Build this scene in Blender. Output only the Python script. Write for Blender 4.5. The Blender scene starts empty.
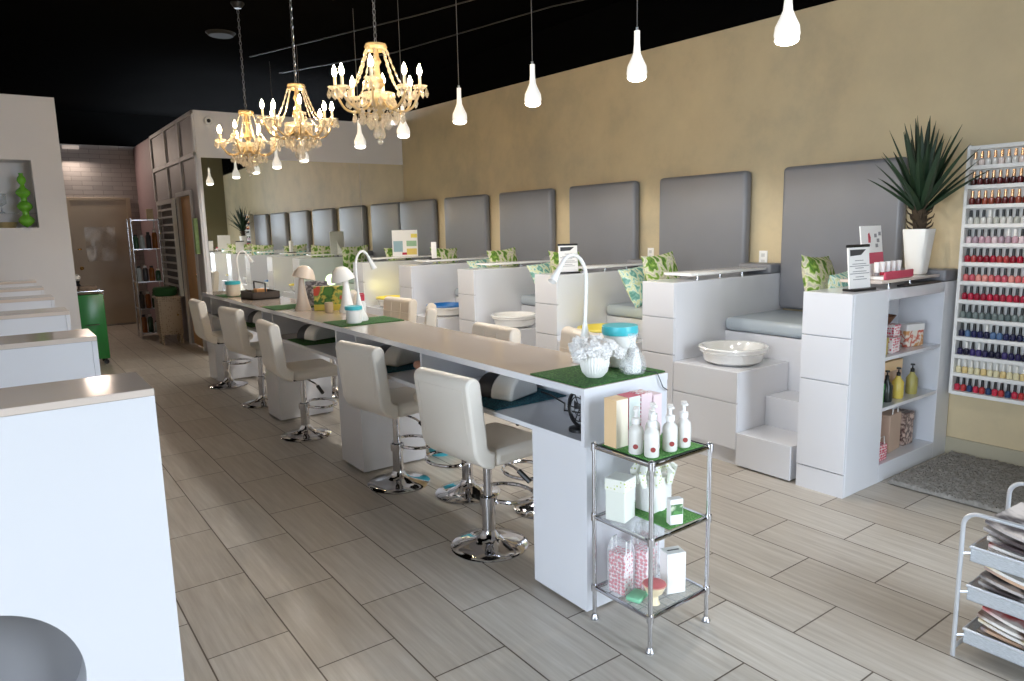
import bpy, bmesh, math, random
from mathutils import Vector, Matrix, noise
PI = math.pi
random.seed(7)
SC = bpy.context.scene
COL = SC.collection

# ---------------------------------------------------------------- materials
def lin(c):
    return tuple(((v/255)/12.92 if v/255 <= .04045 else ((v/255+.055)/1.055)**2.4) for v in c)
MATS = {}
def mat(name, rgb, rough=.5, metal=0., var=.06, scale=6., trans=0., emit=0., ergb=None, bump=0., coat=0., alpha=1., spec=.5):
    """principled material whose colour and roughness are modulated by procedural noise"""
    if name in MATS: return MATS[name]
    m = bpy.data.materials.new(name); m.use_nodes = True
    nt = m.node_tree; N = nt.nodes; L = nt.links
    b = N['Principled BSDF']
    c = lin(rgb)
    tc = N.new('ShaderNodeTexCoord'); no = N.new('ShaderNodeTexNoise')
    no.inputs['Scale'].default_value = scale; no.inputs['Detail'].default_value = 3
    L.new(tc.outputs['Object'], no.inputs['Vector'])
    mx = N.new('ShaderNodeMix'); mx.data_type = 'RGBA'
    mx.inputs[6].default_value = (*[v*(1-var) for v in c], 1); mx.inputs[7].default_value = (*[min(1, v*(1+var)) for v in c], 1)
    L.new(no.outputs['Fac'], mx.inputs[0]); L.new(mx.outputs[2], b.inputs['Base Color'])
    b.inputs['Roughness'].default_value = rough; b.inputs['Metallic'].default_value = metal
    b.inputs['Transmission Weight'].default_value = trans
    b.inputs['Coat Weight'].default_value = coat
    b.inputs['Alpha'].default_value = alpha; b.inputs['Specular IOR Level'].default_value = spec
    if emit:
        b.inputs['Emission Color'].default_value = (*lin(ergb or rgb), 1); b.inputs['Emission Strength'].default_value = emit
    if bump:
        bp = N.new('ShaderNodeBump'); bp.inputs['Strength'].default_value = bump; bp.inputs['Distance'].default_value = .004
        n2 = N.new('ShaderNodeTexNoise'); n2.inputs['Scale'].default_value = scale*14; L.new(tc.outputs['Object'], n2.inputs['Vector'])
        L.new(n2.outputs['Fac'], bp.inputs['Height']); L.new(bp.outputs['Normal'], b.inputs['Normal'])
    MATS[name] = m
    return m

def ramp(N, stops):
    r = N.new('ShaderNodeValToRGB'); e = r.color_ramp.elements
    while len(e) < len(stops): e.new(.5)
    for i, (p, c) in enumerate(stops): e[i].position = p; e[i].color = (*lin(c), 1)
    return r

def base(name, rough):
    m = bpy.data.materials.new(name); m.use_nodes = True; MATS[name] = m
    N = m.node_tree.nodes; L = m.node_tree.links; b = N['Principled BSDF']; b.inputs['Roughness'].default_value = rough
    return m, N, L, b

def mat_floor():
    m, N, L, b = base('floor_tile', .3)
    tc = N.new('ShaderNodeTexCoord'); sp = N.new('ShaderNodeSeparateXYZ'); L.new(tc.outputs['Object'], sp.inputs[0])
    ax = N.new('ShaderNodeMath'); ax.inputs[1].default_value = -2.30-.305+.61*20; L.new(sp.outputs['Y'], ax.inputs[0])
    ay = N.new('ShaderNodeMath'); ay.inputs[1].default_value = -.778+.305*20; L.new(sp.outputs['X'], ay.inputs[0])
    cb = N.new('ShaderNodeCombineXYZ'); L.new(ax.outputs[0], cb.inputs[0]); L.new(ay.outputs[0], cb.inputs[1])
    br = N.new('ShaderNodeTexBrick'); L.new(cb.outputs[0], br.inputs['Vector'])
    br.offset = .5; br.offset_frequency = 2; br.squash = 1
    br.inputs['Scale'].default_value = 1; br.inputs['Mortar Size'].default_value = .0032; br.inputs['Mortar Smooth'].default_value = .15
    br.inputs['Brick Width'].default_value = .61; br.inputs['Row Height'].default_value = .305; br.inputs['Bias'].default_value = 0
    br.inputs['Color1'].default_value = (*lin((208,203,196)),1); br.inputs['Color2'].default_value = (*lin((194,187,178)),1)
    br.inputs['Mortar'].default_value = (*lin((96,84,74)),1)
    # long grain streaks along the tile
    mp = N.new('ShaderNodeMapping'); mp.inputs['Scale'].default_value = (1.6, 26, 1); L.new(cb.outputs[0], mp.inputs[0])
    ns = N.new('ShaderNodeTexNoise'); ns.inputs['Scale'].default_value = 1.5; ns.inputs['Detail'].default_value = 5; ns.inputs['Roughness'].default_value = .62
    L.new(mp.outputs[0], ns.inputs['Vector'])
    rp = ramp(N, [(.3, (222,217,211)), (.52, (240,237,232)), (.72, (255,254,252))]); L.new(ns.outputs['Fac'], rp.inputs[0])
    mu = N.new('ShaderNodeMix'); mu.data_type = 'RGBA'; mu.blend_type = 'MULTIPLY'; mu.inputs[0].default_value = 1
    L.new(br.outputs['Color'], mu.inputs[6]); L.new(rp.outputs[0], mu.inputs[7]); L.new(mu.outputs[2], b.inputs['Base Color'])
    mr = N.new('ShaderNodeMapRange'); mr.inputs[3].default_value = .28; mr.inputs[4].default_value = .44; L.new(ns.outputs['Fac'], mr.inputs[0]); L.new(mr.outputs[0], b.inputs['Roughness'])
    bp = N.new('ShaderNodeBump'); bp.inputs['Strength'].default_value = .35; bp.inputs['Distance'].default_value = .003; bp.invert = True
    L.new(br.outputs['Fac'], bp.inputs['Height']); L.new(bp.outputs[0], b.inputs['Normal'])
    return m

def mat_gold():
    m, N, L, b = base('gold_sponge_paint', .55)
    tc = N.new('ShaderNodeTexCoord')
    a = N.new('ShaderNodeTexNoise'); a.inputs['Scale'].default_value = 1.1; a.inputs['Detail'].default_value = 6; a.inputs['Roughness'].default_value = .62
    L.new(tc.outputs['Object'], a.inputs['Vector'])
    r = ramp(N, [(.28, (176,164,138)), (.5, (204,187,152)), (.72, (216,198,160))]); L.new(a.outputs['Fac'], r.inputs[0])
    L.new(r.outputs[0], b.inputs['Base Color'])
    return m

def mat_turf(name, lo, hi):
    m, N, L, b = base(name, .9)
    tc = N.new('ShaderNodeTexCoord'); v = N.new('ShaderNodeTexVoronoi'); v.inputs['Scale'].default_value = 160
    L.new(tc.outputs['Object'], v.inputs['Vector'])
    r = ramp(N, [(.0, hi), (.55, lo)]); L.new(v.outputs['Distance'], r.inputs[0]); L.new(r.outputs[0], b.inputs['Base Color'])
    bp = N.new('ShaderNodeBump'); bp.inputs['Strength'].default_value = .9; bp.inputs['Distance'].default_value = .004
    L.new(v.outputs['Distance'], bp.inputs['Height']); L.new(bp.outputs[0], b.inputs['Normal'])
    return m

def mat_ikat(name, cols, sc=9.):
    """soft cell motif, taller than wide"""
    m, N, L, b = base(name, .85)
    tc = N.new('ShaderNodeTexCoord'); mp = N.new('ShaderNodeMapping'); mp.inputs['Scale'].default_value = (1.15, .4, .72); L.new(tc.outputs['Object'], mp.inputs[0])
    no = N.new('ShaderNodeTexNoise'); no.inputs['Scale'].default_value = 22; L.new(mp.outputs[0], no.inputs['Vector'])
    mx = N.new('ShaderNodeMix'); mx.data_type = 'RGBA'; mx.blend_type = 'LINEAR_LIGHT'; mx.inputs[0].default_value = .035; L.new(mp.outputs[0], mx.inputs[6]); L.new(no.outputs['Color'], mx.inputs[7])
    v = N.new('ShaderNodeTexVoronoi'); v.feature = 'DISTANCE_TO_EDGE'; v.inputs['Scale'].default_value = sc; v.inputs['Randomness'].default_value = .85; L.new(mx.outputs[2], v.inputs['Vector'])
    r = ramp(N, [(.0, cols[3]), (.07, cols[0]), (.13, cols[1]), (.24, cols[2]), (.36, cols[1]), (.46, cols[0])]); L.new(v.outputs['Distance'], r.inputs[0])
    L.new(r.outputs[0], b.inputs['Base Color'])
    return m

def mat_dots(name, bg, fg, sc=60, th=.33):
    m, N, L, b = base(name, .6)
    tc = N.new('ShaderNodeTexCoord'); v = N.new('ShaderNodeTexVoronoi'); v.inputs['Scale'].default_value = sc; v.inputs['Randomness'].default_value = .35
    L.new(tc.outputs['Object'], v.inputs['Vector'])
    r = ramp(N, [(th, fg), (th+.06, bg)]); L.new(v.outputs['Distance'], r.inputs[0]); L.new(r.outputs[0], b.inputs['Base Color'])
    return m

def mat_cover(name, cols, sc=9):
    """patchy printed cover"""
    m, N, L, b = base(name, .3)
    tc = N.new('ShaderNodeTexCoord'); v = N.new('ShaderNodeTexNoise'); v.inputs['Scale'].default_value = sc; v.inputs['Detail'].default_value = 4
    L.new(tc.outputs['Object'], v.inputs['Vector'])
    n = len(cols); r = ramp(N, [(.38+.24*i/(n-1), c) for i, c in enumerate(cols)]); r.color_ramp.interpolation = 'EASE'
    L.new(v.outputs['Fac'], r.inputs[0]); L.new(r.outputs[0], b.inputs['Base Color'])
    return m

def mat_brick():
    m, N, L, b = base('painted_brick', .7)
    tc = N.new('ShaderNodeTexCoord'); sp = N.new('ShaderNodeSeparateXYZ'); L.new(tc.outputs['Object'], sp.inputs[0])
    cb = N.new('ShaderNodeCombineXYZ'); L.new(sp.outputs['X'], cb.inputs[0]); L.new(sp.outputs['Z'], cb.inputs[1])
    br = N.new('ShaderNodeTexBrick'); L.new(cb.outputs[0], br.inputs['Vector']); br.inputs['Scale'].default_value = 1
    br.inputs['Brick Width'].default_value = .3; br.inputs['Row Height'].default_value = .075; br.inputs['Mortar Size'].default_value = .004
    br.inputs['Color1'].default_value = (*lin((190,186,184)),1); br.inputs['Color2'].default_value = (*lin((172,168,168)),1); br.inputs['Mortar'].default_value = (*lin((150,146,146)),1)
    L.new(br.outputs['Color'], b.inputs['Base Color'])
    bp = N.new('ShaderNodeBump'); bp.inputs['Strength'].default_value = .5; bp.invert = True; L.new(br.outputs['Fac'], bp.inputs['Height']); L.new(bp.outputs[0], b.inputs['Normal'])
    return m

def mat_crystal():
    m = bpy.data.materials.new('crystal'); m.use_nodes = True; N = m.node_tree.nodes; L = m.node_tree.links
    out = N['Material Output']; N.remove(N['Principled BSDF'])
    tr = N.new('ShaderNodeBsdfTransparent'); tr.inputs[0].default_value = (.98,.97,.95,1)
    gl = N.new('ShaderNodeBsdfGlossy'); gl.inputs[0].default_value = (1,.98,.94,1); gl.inputs[1].default_value = .12
    di = N.new('ShaderNodeBsdfTranslucent'); di.inputs[0].default_value = (1,.97,.9,1)
    no = N.new('ShaderNodeTexNoise'); no.inputs['Scale'].default_value = 60
    rp = N.new('ShaderNodeMapRange'); rp.inputs[1].default_value = .35; rp.inputs[2].default_value = .65; rp.inputs[3].default_value = .3; rp.inputs[4].default_value = .7
    L.new(no.outputs[0], rp.inputs[0])
    a = N.new('ShaderNodeMixShader'); a.inputs[0].default_value = .5; L.new(gl.outputs[0], a.inputs[1]); L.new(di.outputs[0], a.inputs[2])
    c = N.new('ShaderNodeMixShader'); L.new(rp.outputs[0], c.inputs[0]); L.new(tr.outputs[0], c.inputs[1]); L.new(a.outputs[0], c.inputs[2])
    L.new(c.outputs[0], out.inputs[0]); MATS['crystal'] = m
    return m

def mat_film(name, col, fac, rough=.15):
    """thin clear plastic / glass sheet"""
    m = bpy.data.materials.new(name); m.use_nodes = True; N = m.node_tree.nodes; L = m.node_tree.links
    b = N['Principled BSDF']; b.inputs['Base Color'].default_value = (*lin(col), 1); b.inputs['Roughness'].default_value = rough
    out = N['Material Output']; tr = N.new('ShaderNodeBsdfTransparent'); no = N.new('ShaderNodeTexNoise'); no.inputs['Scale'].default_value = 25
    mr = N.new('ShaderNodeMapRange'); mr.inputs[3].default_value = fac*.5; mr.inputs[4].default_value = min(1, fac*1.5); L.new(no.outputs[0], mr.inputs[0])
    x = N.new('ShaderNodeMixShader'); L.new(mr.outputs[0], x.inputs[0]); L.new(tr.outputs[0], x.inputs[1]); L.new(b.outputs[0], x.inputs[2]); L.new(x.outputs[0], out.inputs[0])
    MATS[name] = m
    return m

FLOOR = mat_floor(); GOLD = mat_gold(); BRICK = mat_brick(); CRYS = mat_crystal()
WHITE = mat('white_gloss_laminate', (224,225,230), .16, var=.015, scale=2, coat=.3)
WHITEM = mat('white_matt', (232,231,228), .5, var=.02)
TAUPE = mat('taupe_gloss_top', (214,200,189), .12, var=.03, scale=3, coat=.4)
SEAM = mat('backing_grey', (120,112,110), .7)  # plain warm grey of the backing boards
VINYL = mat('grey_vinyl', (122,123,128), .38, var=.04, scale=5, bump=.08)
VINYLL = mat('pale_grey_vinyl', (176,186,194), .25, var=.04, scale=5, bump=.05)
CREAM = mat('cream_leatherette', (240,234,224), .38, var=.03, scale=8, bump=.1)
TAN = mat('beige_leatherette', (220,208,192), .38, var=.03, scale=8, bump=.1)
CHROME = mat('chrome', (214,214,218), .08, 1., var=.02)
STEEL = mat('satin_steel', (196,197,201), .28, 1., var=.04)
SILVERP = mat('silver_paint', (212,216,222), .3, .6, var=.03)
BLACK = mat('black_plastic', (18,18,20), .35, var=.1)
BLACKP = mat('black_ceiling_paint', (9,9,9), 1., var=.2, scale=2, spec=0.)
DGREY = mat('dark_grey_plastic', (58,58,62), .35)
PORC = mat('white_porcelain', (246,245,242), .12, var=.01, coat=.5)
CERAM = mat('matt_white_ceramic', (238,237,233), .35, var=.02)
OLIVE = mat('olive_wall_paint', (128,122,92), .7, var=.08, scale=1.5)
GREYW = mat('light_grey_wall', (222,220,221), .6, var=.03, scale=1.5)
MAUVE = mat('mauve_wall', (146,124,128), .7, var=.05)
WOOD = mat('honey_wood', (214,164,108), .45, var=.2, scale=5)
DOORC = mat('cream_door_paint', (196,182,160), .5, var=.04)
BASEB = mat('baseboard_beige', (176,168,146), .5, var=.05)
TURF = mat_turf('green_turf', (34,84,34), (104,160,76))
TURFL = mat_turf('bright_turf', (78,140,66), (150,200,124))
TURFT = mat_turf('teal_turf', (16,66,84), (64,150,160))
IKAT = mat_ikat('green_ikat', [(226,222,192),(138,172,70),(66,108,40),(190,186,170)])
IKATB = mat_ikat('aqua_ikat', [(226,234,222),(150,200,190),(90,150,140),(206,216,160)], 13)
TEAL = mat('turquoise_plastic', (70,190,202), .3)
TEALB = mat('turquoise_bin_plastic', (76,186,206), .3)
YEL = mat('yellow_plastic', (232,214,96), .35)
BLUE = mat('blue_plastic', (36,120,196), .35)
RED = mat('red_plastic', (186,28,58), .35)
PINK = mat('raspberry_card', (206,74,100), .5)
CARD = mat('white_card', (240,238,236), .55, var=.02)
PRINT = mat('grey_print', (150,148,150), .6)
LEAF = mat('dark_yucca_leaf', (34,56,37), .45, var=.35, scale=9)
TRUNK = mat('brown_yucca_trunk', (62,50,36), .9, var=.4, scale=30, bump=.8)
GREENP = mat('green_gloss_paint', (40,120,56), .25, var=.05)
PEND = mat('opal_glass', (244,243,240), .2, var=.01, emit=.35, ergb=(255,250,240))
PENDB = mat('opal_glass_lit', (255,255,250), .3, emit=5., ergb=(255,249,236))
BULB = mat('flame_bulb', (255,230,180), .3, emit=110., ergb=(255,216,160))
BEADM = mat('warm_glass_arm', (200,178,138), .12, var=.1, trans=.25)
ROSE = mat('white_petals', (228,226,224), .7, var=.03)
CREAMBOX = mat('apricot_box', (240,206,160), .5, var=.04)
PAPER = mat('paper_pages', (222,216,206), .7, var=.1, scale=40)
DOTR = mat_dots('red_lattice_card', (238,226,226), (206,66,92), 62, .42)
DOTG = mat_dots('green_speckle_paper', (240,242,232), (196,206,120), 70, .25)
CLEAR = mat_film('clear_film', (240,244,246), .28)
GLASS = mat_film('glass_shelf_sheet', (206,216,214), .22, .05)
MESHW = mat_film('silver_wire_mesh', (214,219,224), .6, .3)
MIRROR = mat('mirror_silver', (240,241,238), .015, 1., var=0.)
RUGM = mat('grey_shag', (140,136,130), .95, var=.45, scale=40)
BRASS = mat('brass', (190,150,80), .25, 1.)

# ---------------------------------------------------------------- mesh builder
class MB:
    def __init__(s): s.bm = bmesh.new()
    def _add(s, verts, faces):
        vs = [s.bm.verts.new(v) for v in verts]
        for f in faces:
            try: s.bm.faces.new([vs[i] for i in f])
            except ValueError: pass
        return vs
    def box(s, x0, x1, y0, y1, z0, z1, M=None):
        v = [(x, y, z) for x in (x0, x1) for y in (y0, y1) for z in (z0, z1)]
        if M: v = [M @ Vector(p) for p in v]
        s._add(v, [(0,1,3,2),(4,6,7,5),(0,4,5,1),(2,3,7,6),(0,2,6,4),(1,5,7,3)]); return s
    def rbox(s, x0, x1, y0, y1, z0, z1, r=.01, seg=3, M=None):
        t = bmesh.new(); bmesh.ops.create_cube(t, size=1)
        for v in t.verts: v.co = Vector((x0+(v.co.x+.5)*(x1-x0), y0+(v.co.y+.5)*(y1-y0), z0+(v.co.z+.5)*(z1-z0)))
        bmesh.ops.bevel(t, geom=t.edges[:], offset=r, segments=seg, profile=.5, affect='EDGES')
        s.merge(t, M); return s
    def merge(s, t, M=None):
        mp = {}
        for v in t.verts: mp[v] = s.bm.verts.new(M @ v.co if M else v.co)
        for f in t.faces:
            try: s.bm.faces.new([mp[v] for v in f.verts])
            except ValueError: pass
        t.free()
    def lathe(s, prof, c=(0,0,0), seg=24, M=None, sx=1, sy=1):
        """prof: list of (r, z), bottom to top or any order"""
        rings = []
        for r, z in prof:
            if r < 1e-6: rings.append([s.bm.verts.new(s._t((c[0], c[1], c[2]+z), M))])
            else: rings.append([s.bm.verts.new(s._t((c[0]+sx*r*math.cos(2*PI*i/seg), c[1]+sy*r*math.sin(2*PI*i/seg), c[2]+z), M)) for i in range(seg)])
        for a, b in zip(rings, rings[1:]):
            for i in range(seg):
                j = (i+1) % seg
                if len(a) == 1 and len(b) == 1: continue
                if len(a) == 1: q = [a[0], b[j], b[i]]
                elif len(b) == 1: q = [a[i], a[j], b[0]]
                else: q = [a[i], a[j], b[j], b[i]]
                try: s.bm.faces.new(q)
                except ValueError: pass
        return s
    def _t(s, p, M): return M @ Vector(p) if M else p
    def cyl(s, c, r, h, seg=20, r2=None, M=None):
        r2 = r if r2 is None else r2
        return s.lathe([(0, 0), (r, 0), (r2, h), (0, h)], c, seg, M)
    def tube(s, pts, r, seg=8, closed=False, r1=None):
        pts = [Vector(p) for p in pts]; n = len(pts); rings = []
        up = None
        for i, p in enumerate(pts):
            if closed: d = pts[(i+1) % n]-pts[i-1]
            else: d = pts[min(i+1, n-1)]-pts[max(i-1, 0)]
            d.normalize()
            if up is None:
                up = Vector((0,0,1)) if abs(d.z) < .9 else Vector((1,0,0))
            a = d.cross(up)
            if a.length < 1e-5: a = d.orthogonal()
            a.normalize(); b = a.cross(d); up = b
            rr = r[i] if isinstance(r, (list, tuple)) else (r if r1 is None else r+(r1-r)*i/(n-1))
            rings.append([s.bm.verts.new(p+a*rr*math.cos(2*PI*k/seg)+b*rr*math.sin(2*PI*k/seg)) for k in range(seg)])
        pairs = list(zip(rings, rings[1:]))+([(rings[-1], rings[0])] if closed else [])
        for a, b in pairs:
            for k in range(seg):
                j = (k+1) % seg
                s.bm.faces.new([a[k], a[j], b[j], b[k]])
        if not closed:
            s.bm.faces.new(rings[0][::-1]); s.bm.faces.new(rings[-1])
        return s
    def prism(s, pts2, axis, a0, a1, M=None):
        """extrude a polygon given in the two other axes along axis"""
        def P(u, v, w):
            return {0: (w, u, v), 1: (u, w, v), 2: (u, v, w)}[axis]
        n = len(pts2)
        v = [P(u, w, a0) for u, w in pts2]+[P(u, w, a1) for u, w in pts2]
        if M: v = [M @ Vector(p) for p in v]
        s._add(v, [tuple(range(n))[::-1], tuple(range(n, 2*n))]+[(i, (i+1) % n, (i+1) % n+n, i+n) for i in range(n)]); return s
    def ball(s, c, r, sub=2, sc=(1,1,1), M=None):
        t = bmesh.new(); bmesh.ops.create_icosphere(t, subdivisions=sub, radius=1)
        for v in t.verts: v.co = Vector((c[0]+v.co.x*r*sc[0], c[1]+v.co.y*r*sc[1], c[2]+v.co.z*r*sc[2]))
        s.merge(t, M); return s
    def mesh(s, name, m, smooth=True):
        bmesh.ops.recalc_face_normals(s.bm, faces=s.bm.faces[:])
        me = bpy.data.meshes.new(name); s.bm.to_mesh(me); s.bm.free()
        me.materials.append(m)
        if smooth:
            me.shade_smooth()
            try: me.set_sharp_from_angle(angle=math.radians(38))
            except Exception: pass
        return me

def link(name, me, parent=None, bev=0, loc=None):
    o = bpy.data.objects.new(name, me); COL.objects.link(o)
    if parent is not None: o.parent = parent
    if loc is not None: o.location = loc
    if bev:
        b = o.modifiers.new('soft_edge', 'BEVEL'); b.width = bev; b.segments = 2; b.limit_method = 'ANGLE'; b.angle_limit = .7
        b.harden_normals = False
    return o

def tag(o, label, cat, group=None, kind=None):
    o['label'] = label; o['category'] = cat
    if group: o['group'] = group
    if kind: o['kind'] = kind
    return o

def thing(name, label, cat, loc=(0,0,0), rz=0, group=None):
    o = bpy.data.objects.new(name, None); COL.objects.link(o); o.empty_display_size = .05
    o.location = loc; o.rotation_euler = (0, 0, rz)
    return tag(o, label, cat, group)

def part(name, mb, m, parent, label=None, bev=0, smooth=True, world=False):
    """add a mesh as part; world=True: vertices given in world space, parent unrotated"""
    if world:
        r = parent
        off = Vector((0,0,0))
        while r is not None: off += r.location; r = r.parent
        for v in mb.bm.verts: v.co -= off
    o = link(name, mb.mesh(name, m, smooth), parent, bev)
    if label: o['label'] = label
    return o

def solo(name, mb, m, label, cat, group=None, loc=(0,0,0), rz=0, bev=0, smooth=True):
    o = link(name, mb.mesh(name, m, smooth), None, bev, loc); o.rotation_euler = (0,0,rz)
    return tag(o, label, cat, group)

def struct(name, mb, m, bev=0, smooth=False):
    o = link(name, mb.mesh(name, m, smooth), None, bev); o['kind'] = 'structure'; o['label'] = name.replace('_', ' ').replace('1', '').strip()
    return o

def dup(root, loc, rz=None, label=None, group=None):
    def cp(o, p):
        c = o.copy(); COL.objects.link(c); c.parent = p
        for ch in o.children: cp(ch, c)
        return c
    r = cp(root, None); r.location = loc
    if rz is not None: r.rotation_euler = (0,0,rz)
    if label: r['label'] = label
    if group: r['group'] = group
    return r

def Rz(a): return Matrix.Rotation(a, 4, 'Z')
def T(x, y, z): return Matrix.Translation((x, y, z))
def arc(c, r, a0, a1, n, plane='xz'):
    out = []
    for i in range(n+1):
        a = a0+(a1-a0)*i/n; u, v = r*math.cos(a), r*math.sin(a)
        out.append((c[0]+u, c[1], c[2]+v) if plane == 'xz' else ((c[0], c[1]+u, c[2]+v) if plane == 'yz' else (c[0]+u, c[1]+v, c[2])))
    return out
ORD = ['first','second','third','fourth','fifth','sixth','seventh','eighth','ninth','tenth','eleventh','twelfth','thirteenth']

# ---------------------------------------------------------------- setting
YM = 9.5; XW = 5.0; YF = -2.4; XF = -4.6; XL = -1.1; CEIL = 3.62; YB = 14.05
struct('floor', MB().box(XF-.2, XW+.2, YF-.2, YB+.2, -.1, 0), FLOOR)
struct('ceiling', MB().box(XF-.2, XW+.2, YF-.2, YB+.2, CEIL, CEIL+.1), BLACKP)
top = lambda y: 3.02+.02*y
struct('wall_right', MB().prism([(YF-.2, 0), (YM+.14, 0), (YM+.14, top(YM)), (YF-.2, top(YF))], 0, XW, XW+.2), GOLD)
struct('trim_1', MB().prism([(YF-.2, top(YF)), (YM+.14, top(YM)), (YB+.2, top(YM)), (YB+.2, CEIL), (YF-.2, CEIL)], 0, XW+.01, XW+.2), BLACKP)
struct('baseboard_right', MB().box(XW-.018, XW, YF, YM, 0, .115), BASEB, .004)
LW0, LW1 = -2.2, 1.2
struct('wall_left', MB().box(XL-.2, XL, 1.95, YB+.2, 0, CEIL).box(XF-.2, XL-.2, 1.95, 2.15, 0, CEIL).box(XF-.2, XF, YF-.2, LW0, 0, CEIL).box(XF-.2, XF, LW1, 1.95, 0, CEIL).box(XF-.2, XF, LW0, LW1, 0, .1).box(XF-.2, XF, LW0, LW1, 3.4, CEIL), GREYW)
mb = MB()
for y in (LW0, -.3, LW1-.05): mb.box(XF-.14, XF-.06, y, y+.05, .1, 3.4)
mb.box(XF-.14, XF-.06, LW0, LW1, .1, .15); mb.box(XF-.14, XF-.06, LW0, LW1, 3.35, 3.4)
struct('added_side_window', mb, SILVERP)  # unseen window, added to brighten the sides that face left
# storefront behind the camera, with an olive return wall in the right-hand corner
wx0, wx1, wz0, wz1 = 1.9, 4.3, .1, 3.5
mb = MB(); mb.box(XF, wx0, YF-.15, YF, 0, CEIL); mb.box(wx1, XW, YF-.15, YF, 0, CEIL); mb.box(wx0, wx1, YF-.15, YF, 0, wz0); mb.box(wx0, wx1, YF-.15, YF, wz1, CEIL)
struct('wall_front', mb, OLIVE)
struct('wall_front_return', MB().box(3.5, XW, -.5, -.35, 0, CEIL), OLIVE)  # mirrored corner wall, extended leftwards to shade the end console
mb = MB()
for x in (wx0, 3.1, wx1-.05): mb.box(x, x+.05, YF-.12, YF-.05, wz0, wz1)
mb.box(wx0, wx1, YF-.12, YF-.05, wz0, wz0+.05); mb.box(wx0, wx1, YF-.12, YF-.05, wz1-.05, wz1)
struct('window_1', mb, SILVERP)
# wall that carries the mirror, hallway side panelling, end wall
struct('wall_back', MB().box(2.17, XW, YM, YM+.14, 0, 3.05), GREYW)
YD0, YD1 = 10.0, 10.78
mb = MB(); mb.box(2.17, 2.29, YM+.14, YD0, 0, 3.05); mb.box(2.17, 2.29, YD0, YD1, 2.06, 3.05); mb.box(2.17, 2.29, YD1, 12.3, 0, 3.05)
struct('wall_hallway', mb, mat('hall_grey', (182,175,177), .6, var=.04))
struct('wall_hallway_end', MB().box(2.17, 2.29, 12.3, YB, 0, 3.05), MAUVE)
mb = MB()
for y in (9.51, 10.35, 11.25, 12.3): mb.box(2.145, 2.17, y, y+.06, 0 if y in (9.51,) else 2.06, 3.05)
mb.box(2.145, 2.17, 9.51, 12.36, 2.5, 2.56); mb.box(2.145, 2.17, 9.51, 12.36, 3.0, 3.05)
mb.box(2.145, 2.17, YD0-.07, YD0, 0, 2.12); mb.box(2.145, 2.17, YD1, YD1+.07, 0, 2.12); mb.box(2.145, 2.17, YD0, YD1, 2.06, 2.12)
struct('trim_2', mb, GREYW, .004)
d2 = struct('door_2', MB().box(2.2, 2.24, YD0, YD1, .01, 2.06), WOOD)
part('door_knob', MB().ball((2.18, YD0+.08, 1.0), .03), BRASS, d2, 'brass knob')
struct('wall_hall_back', MB().box(XL, 2.29, YB, YB+.15, 0, 3.07), BRICK)
struct('trim_3', MB().box(XL, XW, YB+.02, YB+.15, 3.07, CEIL), BLACKP)
mb = MB(); mb.box(1.06, 1.13, YB-.03, YB, 0, 2.2); mb.box(1.97, 2.04, YB-.03, YB, 0, 2.2); mb.box(1.13, 1.97, YB-.03, YB, 2.15, 2.2)
d1 = struct('door_1', MB().box(1.13, 1.97, YB-.02, YB, .03, 2.15), DOORC, .004)
part('door_frame', mb, DOORC, d1, bev=.004)
mb = MB(); mb.ball((1.2, YB-.06, 1.02), .032); mb.cyl((1.2, YB-.05, 1.33), .03, .02, M=None); part('door_knob', mb, BRASS, d1, 'dark brass knob and deadbolt')
mb = MB()
n = 9
vs = [[mb.bm.verts.new((1.30+.46*i/n, YB-.025-.018*random.random(), 1.14+.57*j/n+.02*random.uniform(-1,1))) for j in range(n+1)] for i in range(n+1)]
for i in range(n):
    for j in range(n): mb.bm.faces.new([vs[i][j], vs[i+1][j], vs[i+1][j+1], vs[i][j+1]])
solo('plastic_sheet', mb, mat_film('crumpled_film', (214,200,178), .75, .25), 'crumpled clear plastic sheet taped on the cream back door', 'plastic sheet')
solo('wall_lamp', MB().rbox(1.12, 1.36, YB-.06, YB, 2.99, 3.05, .01), mat('dim_diffuser', (230,215,205), .4, emit=.25), 'pale bar lamp high above the cream back door', 'lamp')
# left wall block with the display niche
NX0, NX1, NZ0, NZ1, NY = -.55, .43, 1.655, 2.345, 9.0
mb = MB(); mb.box(XL, NX0, NY, NY+.42, 0, 2.99); mb.box(NX1, .70, NY, NY+.42, 0, 2.99); mb.box(NX0, NX1, NY, NY+.42, 0, NZ0); mb.box(NX0, NX1, NY, NY+.42, NZ1, 2.99); mb.box(NX0, NX1, NY+.36, NY+.42, NZ0, NZ1)
struct('wall_niche', mb, GREYW)
solo('niche_shelf', MB().box(NX0, NX1, NY+.12, NY+.36, 1.80, 1.81), GLASS, 'glass shelf across the wall niche', 'shelf')
prof = [(0, 0)]
for k, (r, h) in enumerate([(.075, .15), (.072, .15), (.068, .14), (.042, .13)]):
    z0 = [0, .145, .29, .425][k]
    prof += [(r*max(.42, math.sin(PI*t/8)), z0+h*t/8) for t in range(1 if k else 1, 8)]
prof += [(.022, .56), (0, .56)]
solo('bubble_vase', MB().lathe(prof, seg=20), mat('lime_glass', (116,190,60), .15, trans=.2), 'tall lime green vase of stacked bubbles in the wall niche', 'vase', loc=(.33, NY+.085, NZ0+.001))
solo('goblet', MB().lathe([(0,0),(.04,0),(.01,.02),(.01,.07),(.05,.1),(.055,.2),(.05,.2),(.0,.11)], seg=16), mat_film('clear_glass', (190,200,210), .45, .05), 'clear stemmed goblet on glass shelf in the wall niche', 'glass', loc=(.13, NY+.2, 1.81))
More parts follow.
